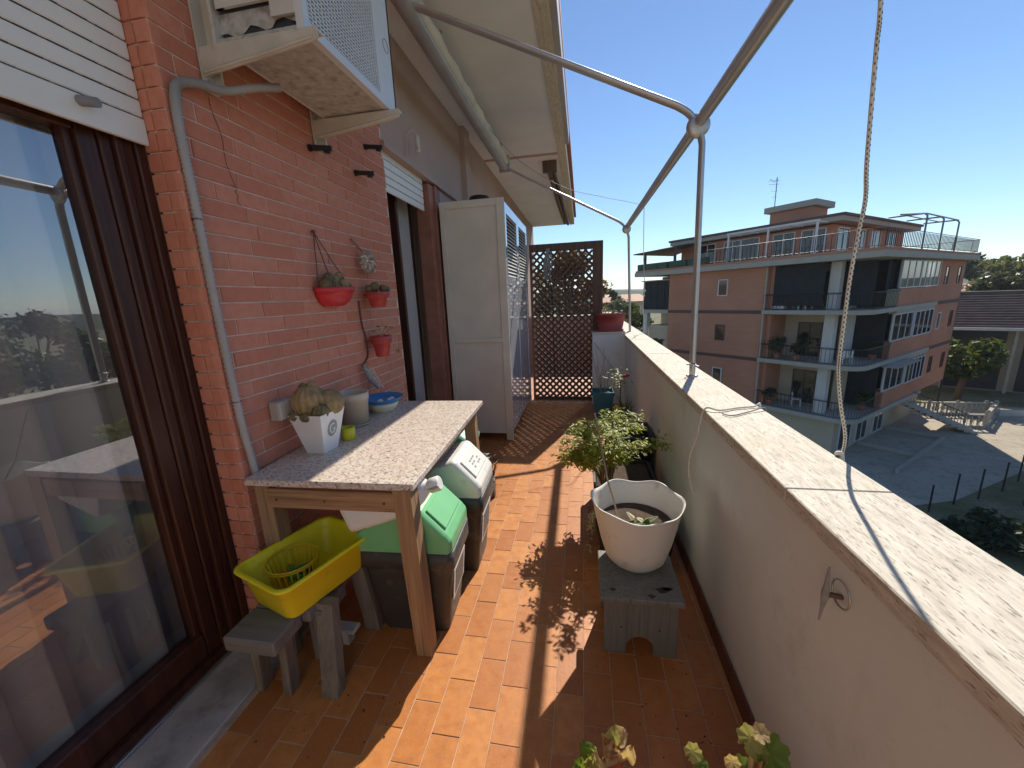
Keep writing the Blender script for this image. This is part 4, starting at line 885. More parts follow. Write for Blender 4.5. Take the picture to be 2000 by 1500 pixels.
lv.build('leaves', MT['leafg'], lf, kind='stuff', fix=False); m = MB(); m.tube([(.24, 2.2, .225), (.24, 2.2, .33)], .004, 5); m.build('stem', MT['stem'], lf)
bx_ = root('black_tub', 'black plastic tub standing on the floor between shrub and parapet', 'tub', (.42, 3.1, 0)); m = MB(); m.loft([[v+Vector((.40, 3.12, 0)) for v in rr(a, b, .03, z)] for a, b, z in ((.11, .16, .003), (.135, .185, .36), (.145, .195, .365), (.145, .195, .39), (.13, .18, .39), (.12, .17, .3))], True, True); m.build('body', MT['planter'], bx_)
bp_ = root('blue_planter', 'teal blue square planter with bare twigs near the lattice screen', 'planter', (.235, 4.55, 0)); m = MB(); m.loft([[v+Vector((.235, 4.55, 0)) for v in rr(a, a, .015, z)] for a, z in ((.085, .003), (.118, .33), (.126, .331), (.126, .37), (.113, .37), (.108, .33))], True, True, False); m.build('pot', MT['bluep'], bp_)
m = MB()
for k in range(7):
    b = Vector((.22+random.uniform(-.05, .05), 4.55, .33)); e = b+Vector((random.uniform(-.10, .10), random.uniform(-.05, .05), random.uniform(.3, .55))); p = [b, b.lerp(e, .5)+Vector((random.uniform(-.03, .03), 0, 0)), e]; m.tube(p, [.004, .003, .0015], 5); m.tube([p[1], p[1]+Vector((random.uniform(-.08, .08), 0, .12))], [.002, .001], 4)
m.build('twig', MT['twig'], bp_)
rs_ = root('rose_bush', 'slender rose bush with one red bloom beside the blue planter', 'rose bush', (.43, 4.15, 0)); rp = on(1212, 795, 1, 4.15)
m = MB(); m.lathe([(.075, .003), (.1, .2), (.105, .2), (.105, .22), (.095, .22), (.09, .18)], (rp.x, 4.15, 0), 20, True, True); m.build('pot', MT['planter'], rs_)
t_ = on(1212, 745, 1, 4.15); m = MB(); m.tube([(rp.x, 4.15, .18), (rp.x-.005, 4.15, .4), t_, on(1222, 735, 1, 4.15)], [.008, .007, .005, .003], 6); m.tube([t_, on(1195, 715, 1, 4.13)], [.004, .002], 5); m.build('stem', MT['bark'], rs_)
lv = MB()
for k in range(110):
    c = t_+Vector((random.gauss(-.02, .06), random.gauss(0, .05), random.gauss(.02, .06))); a = random.uniform(0, 6.28); leaf(lv, c, (math.cos(a), math.sin(a), random.uniform(-.4, .6)), (0, 0, 1), random.uniform(.03, .055), .02, .2, 3)
lv.build('leaves', MT['leafp'], rs_, kind='stuff', fix=False)
c = on(1223, 735, 1, 4.1); m = MB()
for k in range(10): a = k*2.4; r = .006+.0022*k; m.ball(c+Vector((r*math.cos(a), r*math.sin(a), .004*(k % 3))), .014, 8, 5, .8)
m.build('bloom', MT['rose'], rs_)
lv = MB(); g = root('grassy_clump', 'thin arching grass leaves growing at the parapet foot by the rose', 'plant', (.5, 4.5, 0))
for k in range(12): a = random.uniform(0, 6.28); leaf(lv, (.49, 4.45, .02), (math.cos(a)*.35-.1, math.sin(a)*.35, 1), (math.cos(a), math.sin(a), 0), random.uniform(.2, .42), .014, -.35, 6)
lv.build('blades', MT['leafg'], g, kind='stuff', fix=False)
rp = root('maroon_pot', 'oval maroon plastic pot with dry stems on the return wall', 'flower pot', (.365, 5.375, .981)); m = MB(); m.lathe([(.165, 0), (.172, .006), (.178, .025), (.160, .028), (.19, .20), (.197, .20), (.197, .235), (.183, .235), (.178, .2), (.001, .2)], (.365, 5.375, .981), 30, True, False, 1.0, .52); m.build('pot', MT['maroon'], rp)
m = MB(); m.lathe([(.18, .215), (.001, .225)], (.365, 5.375, .981), 30, False, False, 1, .52); m.build('soil', MT['soil'], rp); m = MB()
for k in range(10): b = Vector((.30+random.uniform(-.08, .15), 5.37+random.uniform(-.04, .04), 1.2)); e = b+Vector((random.uniform(-.05, .16), random.uniform(-.05, .05), random.uniform(.02, .12))); m.tube([b, b.lerp(e, .5)+Vector((0, 0, .03)), e], [.005, .004, .002], 5)
m.build('stem', MT['twig'], rp); lv = MB()
for k in range(26): leaf(lv, (.42+random.uniform(-.2, .14), 5.37+random.uniform(-.07, .07), 1.205+random.uniform(0, .05)), (random.uniform(-1, 1), random.uniform(-1, 1), .2), (0, 0, 1), .05, .02, .3, 3)
lv.build('leaves', MT['leaftan'], rp, kind='stuff', fix=False)

# ---- the two potted plants at the bottom of the view: every leaf a part
def disc_leaf(p, nrm, R, lobes, mat, parent, cup=.25, veins=True, ang=0):
    nrm = Vector(nrm).normalized(); s = nrm.cross(Vector((.3, .2, 1))).normalized(); u = s.cross(nrm); q = MB(); n = 36; rings = []
    def pt(f, k):
        a = 2*math.pi*k/n+ang; r = R*f*(1+.10*math.cos(lobes*a)-.05*math.cos(3*lobes*a)*(f > .9)); 
        if abs(((a-ang+math.pi) % (2*math.pi))-math.pi) < .16: r *= .45
        return Vector(p)+s*r*math.cos(a)+u*r*math.sin(a)+nrm*(cup*R*f*f+.06*R*f*math.cos(lobes*a+1.2))
    for f in (.25, .6, 1): rings.append([pt(f, k) for k in range(n)])
    q.add([Vector(p)]+rings[0], [(0, k+1, (k+1) % n+1) for k in range(n)], True); q.loft(rings, False, False)
    return q.build('leaf', mat, parent, fix=False)
bg1 = root('begonia_plant', 'potted plant with curled green and orange leaves on stubby stems', 'plant', (.06, .69, 0))
m = MB(); m.lathe([(.07, .003), (.10, .235), (.105, .235), (.105, .265), (.095, .265), (.09, .23), (.001, .23)], (.06, .685, 0), 24, True, False); m.build('pot', MT['terr'], bg1)
def curl_leaf(p, d, up, L, w, mat, parent, roll=.8):
    d = Vector(d).normalized(); s = d.cross(Vector(up)).normalized(); u = s.cross(d); q = MB(); lo = []
    for i in range(9):
        t = i/8; ww = w*(math.sin(math.pi*(.06+.9*t))**.7); o = Vector(p)+d*L*t+u*(.25*L*math.sin(3*t)*.4); row = []
        for j in range(9): v = (j-4)/4; a = v*roll*1.4; row.append(o+s*ww*math.sin(a)/max(roll, .3)+u*ww*(1-math.cos(a))*.9+u*.006*math.sin(9*t+5*v))
        lo.append(row)
    q.loft(lo, False, False, True, False); return q.build('leaf', mat, parent, fix=False)
P = lambda x, y, Y=.75: on(x, y, 1, Y)
for a, b in (((1130, 1600), (1150, 1490)), ((1170, 1600), (1190, 1455)), ((1190, 1455), (1203, 1430)), ((1165, 1510), (1160, 1462)), ((1180, 1490), (1225, 1475))):
    m = MB(); A, B = P(*a), P(*b); A.z = max(A.z, .22); m.tube([A, A.lerp(B, .5)+Vector((.004, 0, 0)), B], [.011, .0085, .006], 8); m.build('stem', MT['leaftan'], bg1)
curl_leaf(P(1135, 1500), P(1170, 1432)-P(1135, 1500), (0, -1, .4), 0.069, 0.024, MT['leafg'], bg1, .7)
curl_leaf(P(1120, 1530), P(1145, 1455)-P(1120, 1530), (.3, -1, .2), 0.069, 0.030, MT['leafg'], bg1, .5)
curl_leaf(P(1190, 1450), P(1200, 1402)-P(1190, 1450), (-.3, -1, .2), 0.044, 0.017, MT['leafr'], bg1, 1.1)
curl_leaf(P(1205, 1440), P(1236, 1424)-P(1205, 1440), (0, -.6, 1), 0.030, 0.021, MT['leaftan'], bg1, .9)
curl_leaf(P(1180, 1492), P(1232, 1474)-P(1180, 1492), (0, -.9, .6), 0.053, 0.017, MT['leafr'], bg1, .8)
curl_leaf(P(1190, 1470), P(1175, 1425)-P(1190, 1470), (.5, -1, .2), 0.045, 0.018, MT['leaftan'], bg1, .9)
curl_leaf(P(1140, 1520), P(1200, 1505)-P(1140, 1520), (0, -.9, .6), 0.053, 0.021, MT['leafg'], bg1, .6)
for x, y, dx, dy, mt in ((1150, 1470, -18, -30, 'leafg'), (1185, 1440, 22, -26, 'leafp'), (1140, 1490, 35, -20, 'leafp'), (1215, 1475, 30, -22, 'leaftan'), (1160, 1500, 10, -45, 'leaftan')): curl_leaf(P(x, y, .74), P(x+dx, y+dy, .73)-P(x, y, .74), (.2, -1, .5), .045, .018, MT[mt], bg1, .7)
gm = root('geranium_plant', 'potted geranium with round scalloped green leaves', 'plant', (.36, .69, 0))
m = MB(); m.lathe([(.08, .003), (.115, .265), (.12, .265), (.12, .295), (.11, .295), (.10, .26), (.001, .26)], (.36, .68, 0), 24, True, False); m.build('pot', MT['terr'], gm)
for a, b in (((1400, 1620), (1357, 1480)), ((1460, 1600), (1465, 1500)), ((1470, 1560), (1490, 1470)), ((1440, 1600), (1420, 1495)), ((1465, 1500), (1470, 1440))):
    m = MB(); A, B = P(*a), P(*b); A.z = max(A.z, .24); m.tube([A, A.lerp(B, .5)+Vector((.004, .004, 0)), B], [.006, .005, .003], 7); m.build('stem', MT['leaftan'], gm)
for x, y, R, nrm, mt in ((1352, 1468, .015, (.1, -1, .7), 'leafp'), (1365, 1492, .014, (.2, -.8, 1), 'leafg'), (1372, 1502, .013, (-.3, -.7, 1), 'leafp'), (1430, 1488, .013, (-.2, -1, .4), 'leaftan'), (1465, 1442, .020, (-.3, -.9, .8), 'leafp'), (1485, 1432, .014, (.1, -.6, 1), 'leaftan'), (1503, 1470, .030, (.25, -1, .8), 'leafg'), (1478, 1462, .018, (-.5, -.9, .5), 'leafp'), (1520, 1500, .022, (.5, -.9, .5), 'leafp'), (1450, 1500, .018, (-.2, -.8, .9), 'leafg')):
    disc_leaf(P(x, y), nrm, R*1.3, 7, MT[mt], gm, ang=random.uniform(3.6, 5.6))

# ================================================================== ROPES, CABLES, HOOK
rp_ = root('hanging_rope', 'pale flecked rope hanging from the awning bar to the travertine coping', 'rope', (.81, 1.33, .94))
pts = [Vector((.70, 1.30, 2.47))]+[on(x, y, 1, 1.335) for x, y in ((1720, 0), (1712, 90), (1699, 240), (1692, 330), (1690, 390), (1676, 460), (1660, 545), (1650, 620), (1641, 690), (1638, 730), (1642, 790), (1651, 850), (1646, 885))]
pts = spline(pts, 8); m = MB(); m.tube(pts, .0052, 10); m.build('strand', MT['rope'], rp_); m = MB()
for i in range(0, len(pts)-1):
    for h in (0, .5):
        p = pts[i].lerp(pts[i+1], h); d = (pts[i+1]-pts[i]).normalized(); a = .6 if (i*2+int(h*2)) % 2 else -.6; s_ = d.cross(Vector((0, 1, 0))).normalized(); o = s_.cross(d); r_ = -o*math.cos(a)+s_*math.sin(a) if (-o).y < 0 else o*math.cos(a)+s_*math.sin(a); m.obox(p+r_*.0043, (.0014, .0028, .0012), (r_.cross(d).normalized(), d, r_))
m.build('dark_fleck', MT['ropedark'], rp_)
m = MB(); e = pts[-1]; m.tube(spline([e, Vector((.80, e.y-.01, .948)), Vector((.812, e.y-.02, .93)), Vector((.813, e.y-.02, .70))], 5), .0065, 8); m.build('loose_end', MT['rope'], rp_)
cl = [Vector((.81, 1.92, .80)), Vector((.808, 1.90, .945)), Vector((.77, 1.87, .947)), Vector((.69, 1.845, .947)), Vector((.60, 1.80, .948)), Vector((.548, 1.83, .944))]+[on(x, y, 0, .53) for x, y in ((1362, 850), (1348, 890), (1345, 920), (1350, 950), (1357, 968))]
m = MB(); m.tube(spline(cl, 7), .0042, 8); m.build('cord', MT['rope'], label='thin pale cord lying over the coping and dangling inside the parapet', cat='cord')
m = MB(); m.tube(spline([(.81, 1.86, .85), (.806, 1.84, .946), (.72, 1.79, .946), (.63, 1.73, .946), (.60, 1.76, .946)], 6), .003, 6); m.build('cord', MT['cablegrey'], label='thin grey cord loop lying flat on the travertine coping', cat='cord')
k1 = on(935, 250, 1, 5.0); k1 = Vector((-1.0, 4.4, 3.27)); m = MB(); m.tube(spline([k1, on(1010, 310, 1, 4.8), on(1100, 365, 1, 5.2), on(1180, 385, 1, 5.4), on(1232, 395, 1, 5.5), on(1258, 402, 1, 5.5)], 8), .0028, 6); w1 = m.build('clothes_wire', MT['cablegrey'], label='thin wire running from the awning roll to the far post', cat='wire')
fc = root('knotted_cord', 'thin knotted cord hanging beside the far awning post with a ring', 'cord', on(1250, 668, 1, 5.4)); m = MB(); m.tube(spline([on(1258, 402, 1, 5.5), on(1257, 500, 1, 5.5), on(1259, 560, 1, 5.45), on(1256, 600, 1, 5.45), on(1259, 635, 1, 5.45), on(1256, 655, 1, 5.4), on(1252, 668, 1, 5.4)], 6), .0045, 6); m.build('strand', MT['rope'], fc)
m = MB(); m.ball(on(1259, 568, 1, 5.45), .016, 8, 5, 1.2); m.ball(on(1258, 578, 1, 5.45), .012, 8, 5); m.build('knot', MT['rope'], fc)
c = on(1253, 606, 1, 5.45); m = MB(); m.tube([c+Vector((.018*math.cos(a), 0, .05*math.sin(a))) for a in [2*math.pi*k/18 for k in range(19)]], .0045, 6); m.build('ring', MT['rope'], fc)
hk = root('wall_hook', 'rusty metal cleat with a wire ring fixed to the parapet wall', 'hook', on(1612, 1160, 0, .545))
m = MB(); X = .535; t0, t1, t2 = on(1620, 1108, 0, X), on(1612, 1160, 0, X), on(1599, 1210, 0, X); m.tube([t0, t0.lerp(t1, .6), t1, t1.lerp(t2, .4), t2], [.002, .005, .0085, .0045, .0015], 8); m.build('cleat', MT['net'], hk)
m = MB(); m.tube([t1, t1+Vector((.03, -.012, .004))], .006, 8); m.build('screw', MT['cable'], hk)
c = on(1636, 1160, 0, .545); m = MB(); m.tube([c+Vector((.006, .030*math.cos(a), .030*math.sin(a))) for a in [2*math.pi*k/20 for k in range(21)]], .0022, 6); m.build('wire_ring', MT['alu2'], hk)
m = MB(); m.tube([on(1160, 668, 1, 5.28), on(1192, 712, 1, 5.28), on(1200, 740, 1, 5.27)], .003, 5); m.build('thin_cable', MT['cablegrey'], label='thin cable running down the face of the return wall', cat='cable')

# ================================================================== NEIGHBOUR'S TERRACE BEYOND THE SCREEN
m = MB(); m.box(-1.40, .80, 5.43, 8.2, -.25, -.002); m.build('terrace_floor', MT['fartile'], kind='structure')
nw = root('terrace_end_wall', 'pinkish plaster wall across the terrace beyond the lattice screen', 'wall', (-.3, 8.2, 0)); m = MB(); m.box(-1.39, .56, 8.2, 8.4, -.2, 1.02); m.build('plaster_body', basic('pink_plaster', (.46, .26, .2), .9, .15, 3), nw); m = MB(); m.obox((-.415, 8.3, 1.04), (.97, .13, .018), None, .004); m.build('coping_slab', MT['trav'], nw)

p = on(494, 1085, 0, WX+.004); wh = root('wall_hook', 'small white hook screwed to the bricks below the table top', 'hook', p); m = MB(); m.tube([p, p+Vector((.02, 0, 0)), p+Vector((.03, .004, .008)), p+Vector((.028, .008, .02))], .004, 6); m.build('hook', MT['white'], wh); m = MB(); m.cyl(p, p+Vector((.004, 0, 0)), .011, None, 8); m.build('plate', MT['white'], wh)

random.seed(31); m = MB()
for k in range(150):
    zone = random.choice(((.25, 1.3, .22, .25), (.02, 1.9, .05, .35), (-.9, 1.0, .35, .12), (.3, 2.9, .2, .5), (.45, 1.0, .08, .6), (-.5, 3.2, .5, .4))); x = random.gauss(zone[0], zone[2]*.5); y = random.gauss(zone[1], zone[3]*.5)
    if -1.2 < x < .53: r = random.uniform(.0012, .004); m.ball((x, y, r*.6), r, 5, 3, .6)
m.build('soil_crumbs', MT['soil'], label='scattered crumbs of dry soil on the terracotta tiles', cat='debris', kind='stuff')

# ================================================================== BACKGROUND: GROUND
GZ = -8.8
def m_ground():
    q = NT('garden_ground'); p = q.pos(); c = q.mix(q.ramp(q.noise(p, .35, 6), [(.35, 0), (.65, 1)]), (.13, .13, .06), (.30, .26, .17)); c = q.mix(q.ramp(q.noise(p, 6, 5), [(.4, 0), (.7, .6)]), c, (.10, .11, .045)); q.bump(q.noise(p, 8, 5), .6, .05); return q.out(c, .95, 0, .1)
def m_paving():
    q = NT('courtyard_paving'); p = q.pos(); c = q.mix(q.ramp(q.noise(p, .5, 6), [(.3, 0), (.7, 1)]), (.38, .335, .26), (.48, .425, .335)); c = q.mix(q.ramp(q.noise(p, 7, 6), [(.5, 0), (.75, .5)]), c, (.20, .18, .15)); c = q.mix(q.ramp(q.noise(p, 1.6, 6, .7), [(.52, 0), (.66, .55)]), c, (.22, .195, .16)); q.bump(q.noise(p, 25, 4), .3, .01); return q.out(c, .9, 0, .2)
ground_m, pave_m = m_ground(), m_paving()
m = MB(); m.add([(-3000, -3000, GZ), (3000, -3000, GZ), (3000, 3000, GZ), (-3000, 3000, GZ)], [(0, 1, 2, 3)]); m.build('ground', ground_m, kind='structure')
m = MB(); m.add([(9, 24, GZ+.006), (14, 19, GZ+.006), (17.4, 20.1, GZ+.006), (24, 24.2, GZ+.006), (40, 28, GZ+.006), (40, 34, GZ+.006), (29.5, 38, GZ+.006), (14, 30, GZ+.006)], [tuple(range(8))]); m.build('pavement', pave_m, kind='structure')

BM = dict(
 brick=None, slab=m_plaster('concrete_band', (.45, .42, .36), (.35, .32, .27), .48), beige=m_plaster('beige_render', (.55, .46, .34), (.45, .37, .27)), white=m_plaster('white_render', (.62, .60, .57), (.5, .48, .45), .5),
 frame=basic('white_aluminium', (.66, .66, .66), .4, .05), dark=basic('dark_interior', (.03, .032, .036), .7, .3, 2), net=basic('shade_net', (.025, .03, .035), .9, .3, 3), rail=basic('iron_railing', (.025, .025, .028), .5, .2),
 pane=glassy('house_glass', (.45, .5, .52), 1.7), curt=basic('net_curtain', (.5, .5, .48), .9, .2, 3), band=basic('brown_band', (.13, .075, .06), .8, .15), roof=basic('roof_tile_brown', (.13, .085, .07), .8, .3, 1.2, .4, 20),
 canopy=basic('brown_canopy', (.09, .07, .06), .8, .2), panel=basic('ochre_panel', (.28, .25, .17), .5, .1), plastic=basic('white_plastic', (.72, .72, .72), .4, .05), greenp=basic('planter_green', (.05, .09, .06), .8, .4, 3), pipe=basic('steel_tube', (.25, .25, .26), .4, .1, metal=.6), metal=basic('antenna_metal', (.2, .2, .2), .4, .1, metal=.8))
def m_farbrick():
    q = NT('facade_brick'); b = q.n('TexBrick'); cmb = q.pos((1, 1, 1), (rad(90), 0, 0), 'o'); q.l(cmb, b.inputs[0]); b.inputs['Scale'].default_value = 3.0
    p = q.pos(); c = q.mix(q.ramp(q.noise(p, .5, 6), [(.3, 0), (.7, 1)]), (.47, .215, .14), (.56, .28, .185)); c = q.mix(q.ramp(q.noise(q.pos((1.2, 1.2, 14)), 1, 4), [(.35, 0), (.7, .45)]), c, (.42, .17, .095)); q.bump(q.noise(p, 12, 3), .3, .01); return q.out(c, .9, 0, .2)
BM['brick'] = m_farbrick()
def add_window(parent, axis, u0, u1, z0, z1, face, n=1, curtain=True, depth=.06, fw=.06, mat='frame'):
    """a framed window on the plane local[axis] = face (outward is negative); its pane and mullions are sub-parts"""
    def bx(q, a0, a1, d0, d1, c0, c1):
        if axis == 1: q.box(a0, a1, face+d0, face+d1, c0, c1)
        else: q.box(face+d0, face+d1, a0, a1, c0, c1)
    q = MB(); bx(q, u0, u0+fw, -.03, depth, z0, z1); bx(q, u1-fw, u1, -.03, depth, z0, z1); bx(q, u0+fw, u1-fw, -.03, depth, z0, z0+fw); bx(q, u0+fw, u1-fw, -.03, depth, z1-fw, z1)
    w = q.build('window', BM[mat], parent, local=True); XF[w.name] = XF[parent.name]
    for k in range(1, n):
        q = MB(); u = u0+(u1-u0)*k/n; bx(q, u-fw/2, u+fw/2, -.025, depth-.01, z0+fw, z1-fw); q.build('mullion', BM[mat], w, local=True)
    for k in range(n):
        q = MB(); a, b = u0+(u1-u0)*k/n+fw*.5, u0+(u1-u0)*(k+1)/n-fw*.5; bx(q, a, b, .0, .008, z0+fw*.6, z1-fw*.6); q.build('pane', BM['pane'], w, local=True)
        if curtain and (k*7+int(z0*3)) % 3 != 1: q = MB(); bx(q, a, b-.02, .10, .112, z0+.04, z1-.04); q.build('blind', BM['curt'], w, local=True)
    return w
ab = root('apartment_building', 'four storey red brick apartment block with wrap-around balconies and roof terrace', 'building', (14.7, 23.6, GZ), math.atan2(.658, .753))
GB = -GZ
def part(nm, mat, parent=None, kind=None):
    def f(q):
        for v in q.v: v.z += GB
        return q.build(nm, BM[mat] if isinstance(mat, str) else mat, parent or ab, local=True, kind=kind)
    return f
def Bx(nm, mat, *a, parent=None): q = MB(); q.box(*a); return part(nm, mat, parent)(q)
LV = [0.0, -3.05, -6.10]
Bx('inner_wall', 'beige', 2.2, 16.7, 2.2, 14.6, -8.8, 2.6)
for i, z in enumerate(LV):
    top = z+2.65 if i == 0 else z+3.05-.24
    Bx('left_wall', 'brick', 0, .3, 5.05, 12.2, z-.02, top); Bx('right_wall', 'brick', 11.2, 16.9, 0, .3, z-.02, top); Bx('spandrel', 'brick', 4.1, 11.199, .0, .28, z, z+1.0)
    if i: Bx('brown_band', 'band', -.03, .31, 5.06, 12.21, top+.0, top+.22); Bx('brown_band', 'band', 11.21, 16.93, -.03, .31, top, top+.22)
    # balcony slab with a rounded corner
    poly = [(-.12, 5.2)]+[(.95-1.07*math.cos(rad(t)), .95-1.07*math.sin(rad(t))) for t in range(0, 91, 9)]+[(11.3, -.12), (11.3, .29), (4.2, .29), (4.2, 2.3), (2.3, 2.3), (2.3, 5.2)]
    q = MB(); q.prism(poly, z-.24, z-.001, 'z'); part('balcony_slab', 'slab')(q)
    # railing
    path = [Vector((-.08, 5.15, 0))]+[Vector((.95-1.03*math.cos(rad(t)), .95-1.03*math.sin(rad(t)), 0)) for t in range(0, 91, 9)]+[Vector((4.1, -.08, 0))]
    q = MB()
    for h in (.95, .9, .08): q.tube([p+Vector((0, 0, z+h)) for p in path], .018, 4)
    for a, b in zip(path, path[1:]):
        n = max(1, int((b-a).length/.2))
        for k in range(n): p = a.lerp(b, k/n); q.box(p.x-.009, p.x+.009, p.y-.009, p.y+.009, z+.08, z+.9)
    part('railing', 'rail', kind='stuff')(q)
    # pillars, wing wall, pier
    Bx('pillar', 'white', .55, 1.0, 1.55, 2.05, z, top); Bx('wing_wall', 'white' if i != 2 else 'beige', 1.9, 3.3, 1.5, 1.7, z, top); Bx('brick_pier', 'brick', .31, 2.2, 4.8, 5.04, z, top)
    # veranda glazing
    zz = ((1.03, 2.6), (1.02, 2.62), (1.02, 2.55))[i]; n = (4, 4, 5)[i]
    w = add_window(ab, 1, 4.15, 7.5, z+zz[0]+GB, z+zz[1]+GB, .02, 3); w = add_window(ab, 1, 7.55, 11.15, z+zz[0]+GB, z+zz[1]+GB, -.05 if i else .02, n)
    Bx('veranda_room', 'dark', 4.2, 11.1, .6, .65, z+.9, z+2.64); Bx('veranda_wall', 'dark', 4.12, 4.17, .29, 2.1, z, top)
    Bx('lintel', 'slab', 4.12, 11.2, -.06 if i else -.01, .28, z+2.63, top)
    for u in (12.3, 15.2): add_window(ab, 1, u, u+.75, z+1.1+GB, z+2.25+GB, -.005, 1, False, mat='band' if u > 15 or i != 1 else 'frame')
    add_window(ab, 0, 7.55, 8.25, z+.95+GB, z+2.05+GB, -.005, 1, i == 2, mat=('frame', 'band', 'frame')[i])
    Bx('drainpipe', 'slab', -.09, -.01, 5.06, 5.14, z, top); 
    # door on the loggia's inner wall
    add_window(ab, 0, 2.7, 4.0, z+.06+GB, z+2.2+GB, 2.15, 2, True, .04, mat='band'); 
Bx('drainpipe', 'rail', 16.93, 17.03, .0, .1, -8.7, 2.6)
# shade net and bits on the balconies
Bx('shade_net', 'net', .28, .30, 2.15, 4.8, .25, 2.6); Bx('shade_net', 'net', 1.2, 1.22, .2, 1.5, .2, 2.6); Bx('ochre_panel', 'panel', 2.2, 4.1, -.04, -.02, .1, 1.0); Bx('shade_net', 'net', 3.4, 4.1, .4, .42, .0, 2.6)
Bx('awning_sheet', 'slab', 3.2, 7.4, -.75, -.05, -3.42, -3.38)
Bx('roof_slab', 'slab', -.55, 17.3, -.55, 15.2, 2.66, 2.98); Bx('roof_kerb', 'brick', -.5, 17.25, -.5, 15.15, 2.985, 3.13)
# ground floor
Bx('ground_wall', 'beige', .9, 16.0, 1.0, 12.0, -8.8, -6.35)
for u in (1.6, 4.2, 7.0): add_window(ab, 1, u, u+1.7, -8.6+GB, -6.6+GB, .95, 2, True)
Bx('ramp_wall', 'slab', 1.2, 9.5, -2.0, -1.85, -8.79, -8.55); Bx('ramp_wall', 'slab', 9.35, 9.5, -1.84, .9, -8.79, -8.55); Bx('ramp_wall', 'slab', 4.5, 4.65, -1.84, .9, -8.79, -8.55)
# penthouse
Bx('penthouse_wall', 'brick', 3.2, 15.3, 3.2, 13.6, 3.1, 4.98); Bx('penthouse_roof', 'slab', 2.5, 16.1, 2.5, 14.2, 5.05, 5.32); Bx('penthouse_roof', 'roof', 2.4, 16.2, 2.4, 14.3, 5.325, 5.47)
for u, n in ((3.5, 2), (5.2, 2), (7.4, 1), (8.6, 2), (10.6, 2)): add_window(ab, 0, u, u+1.35, 3.15+GB, 4.85+GB, 3.15, n, True)
for u, n in ((3.8, 2), (6.3, 2), (9.0, 2), (12.0, 2)): add_window(ab, 1, u, u+1.6, 3.15+GB, 4.85+GB, 3.15, n, True)
ch = Bx('chimney', 'brick', 6.0, 8.3, 5.6, 8.3, 5.472, 6.7); Bx('chimney_cap', 'slab', 5.7, 8.6, 5.3, 8.6, 6.705, 7.1, parent=ch)
q = MB(); q.tube([(0, 12.2, 5.95), (1.2, 13.6, 4.75)], .05, 4); 
q = MB(); q.add([(-.1, 11.6, 4.7), (-.1, 15.8, 4.55), (5, 15.8, 4.55), (5, 11.6, 5.4), (-.1, 11.6, 4.62), (-.1, 15.8, 4.47), (5, 15.8, 4.47), (5, 11.6, 5.3)], [(0, 1, 2, 3), (7, 6, 5, 4), (0, 4, 5, 1), (1, 5, 6, 2), (2, 6, 7, 3), (3, 7, 4, 0)]); part('canopy', 'canopy')(q)
for b in (11.8, 14.6): Bx('canopy_post', 'canopy', 0, .15, b, b+.15, 3.1, 4.6)
for b in (9.0, 10.6, 12.2, 13.6): Bx('planter_box', 'greenp', -.45, -.05, b, b+1.4, 3.1, 3.62)
q = MB()
for h in (4.05, 3.22): q.tube([(-.42, 9.0, h), (-.42, -.42, h), (17.15, -.42, h), (17.15, 8, h)], .02, 4)
for k in range(38): b = -.42+9.4*k/38; q.box(-.435, -.405, b, b+.03, 3.2, 4.0)
for k in range(70): a = -.42+17.57*k/70; q.box(a, a+.03, -.435, -.405, 3.2, 4.0)
for k in range(26): b = -.4+8.4*k/26; q.box(17.14, 17.16, b, b+.02, 3.2, 4.0)
part('terrace_railing', 'rail', kind='stuff')(q)
for b in (8.3, 5.75, 3.1): Bx('pergola_post', 'frame', .95, 1.05, b, b+.1, 3.1, 5.0)
Bx('pergola_beam', 'frame', .94, 1.06, 3.05, 8.45, 5.002, 5.12)
for b in (3.2, 4.5, 5.8, 7.1, 8.3): Bx('pergola_rafter', 'frame', 1.07, 2.45, b, b+.07, 5.004, 5.09)
for a in (9.2, 12.6, 16.2):
    q = MB(); q.tube([(a, .6, 3.1), (a, .6, 5.35), (a, .75, 5.5), (a, 2.45, 5.55)], .05, 6); part('pipe_frame', 'pipe')(q)
q = MB(); q.tube([(5.0, .7, 5.15), (9.2, .65, 5.48), (16.2, .65, 5.48)], .045, 6); part('pipe_frame', 'pipe')(q); q = MB(); q.tube([(9.2, 1.6, 5.53), (16.2, 1.6, 5.53)], .035, 6); part('pipe_frame', 'pipe')(q)
# screened veranda at the far end
Bx('screened_veranda', 'net', .35, 3.0, 12.25, 15.0, .0, 2.25); Bx('veranda_roof', 'slab', .2, 3.1, 12.22, 15.1, 2.26, 2.34); Bx('veranda_floor', 'slab', .2, 3.1, 12.22, 15.1, -.3, -.01); Bx('corner_pier', 'white', .3, .7, 14.5, 14.9, -8.8, -.31); Bx('end_wall', 'beige', .5, 3.0, 12.25, 14.4, -8.8, -1.3)
for b in (12.9, 13.6, 14.3): Bx('screen_post', 'rail', .31, .345, b, b+.06, 0, 2.25)
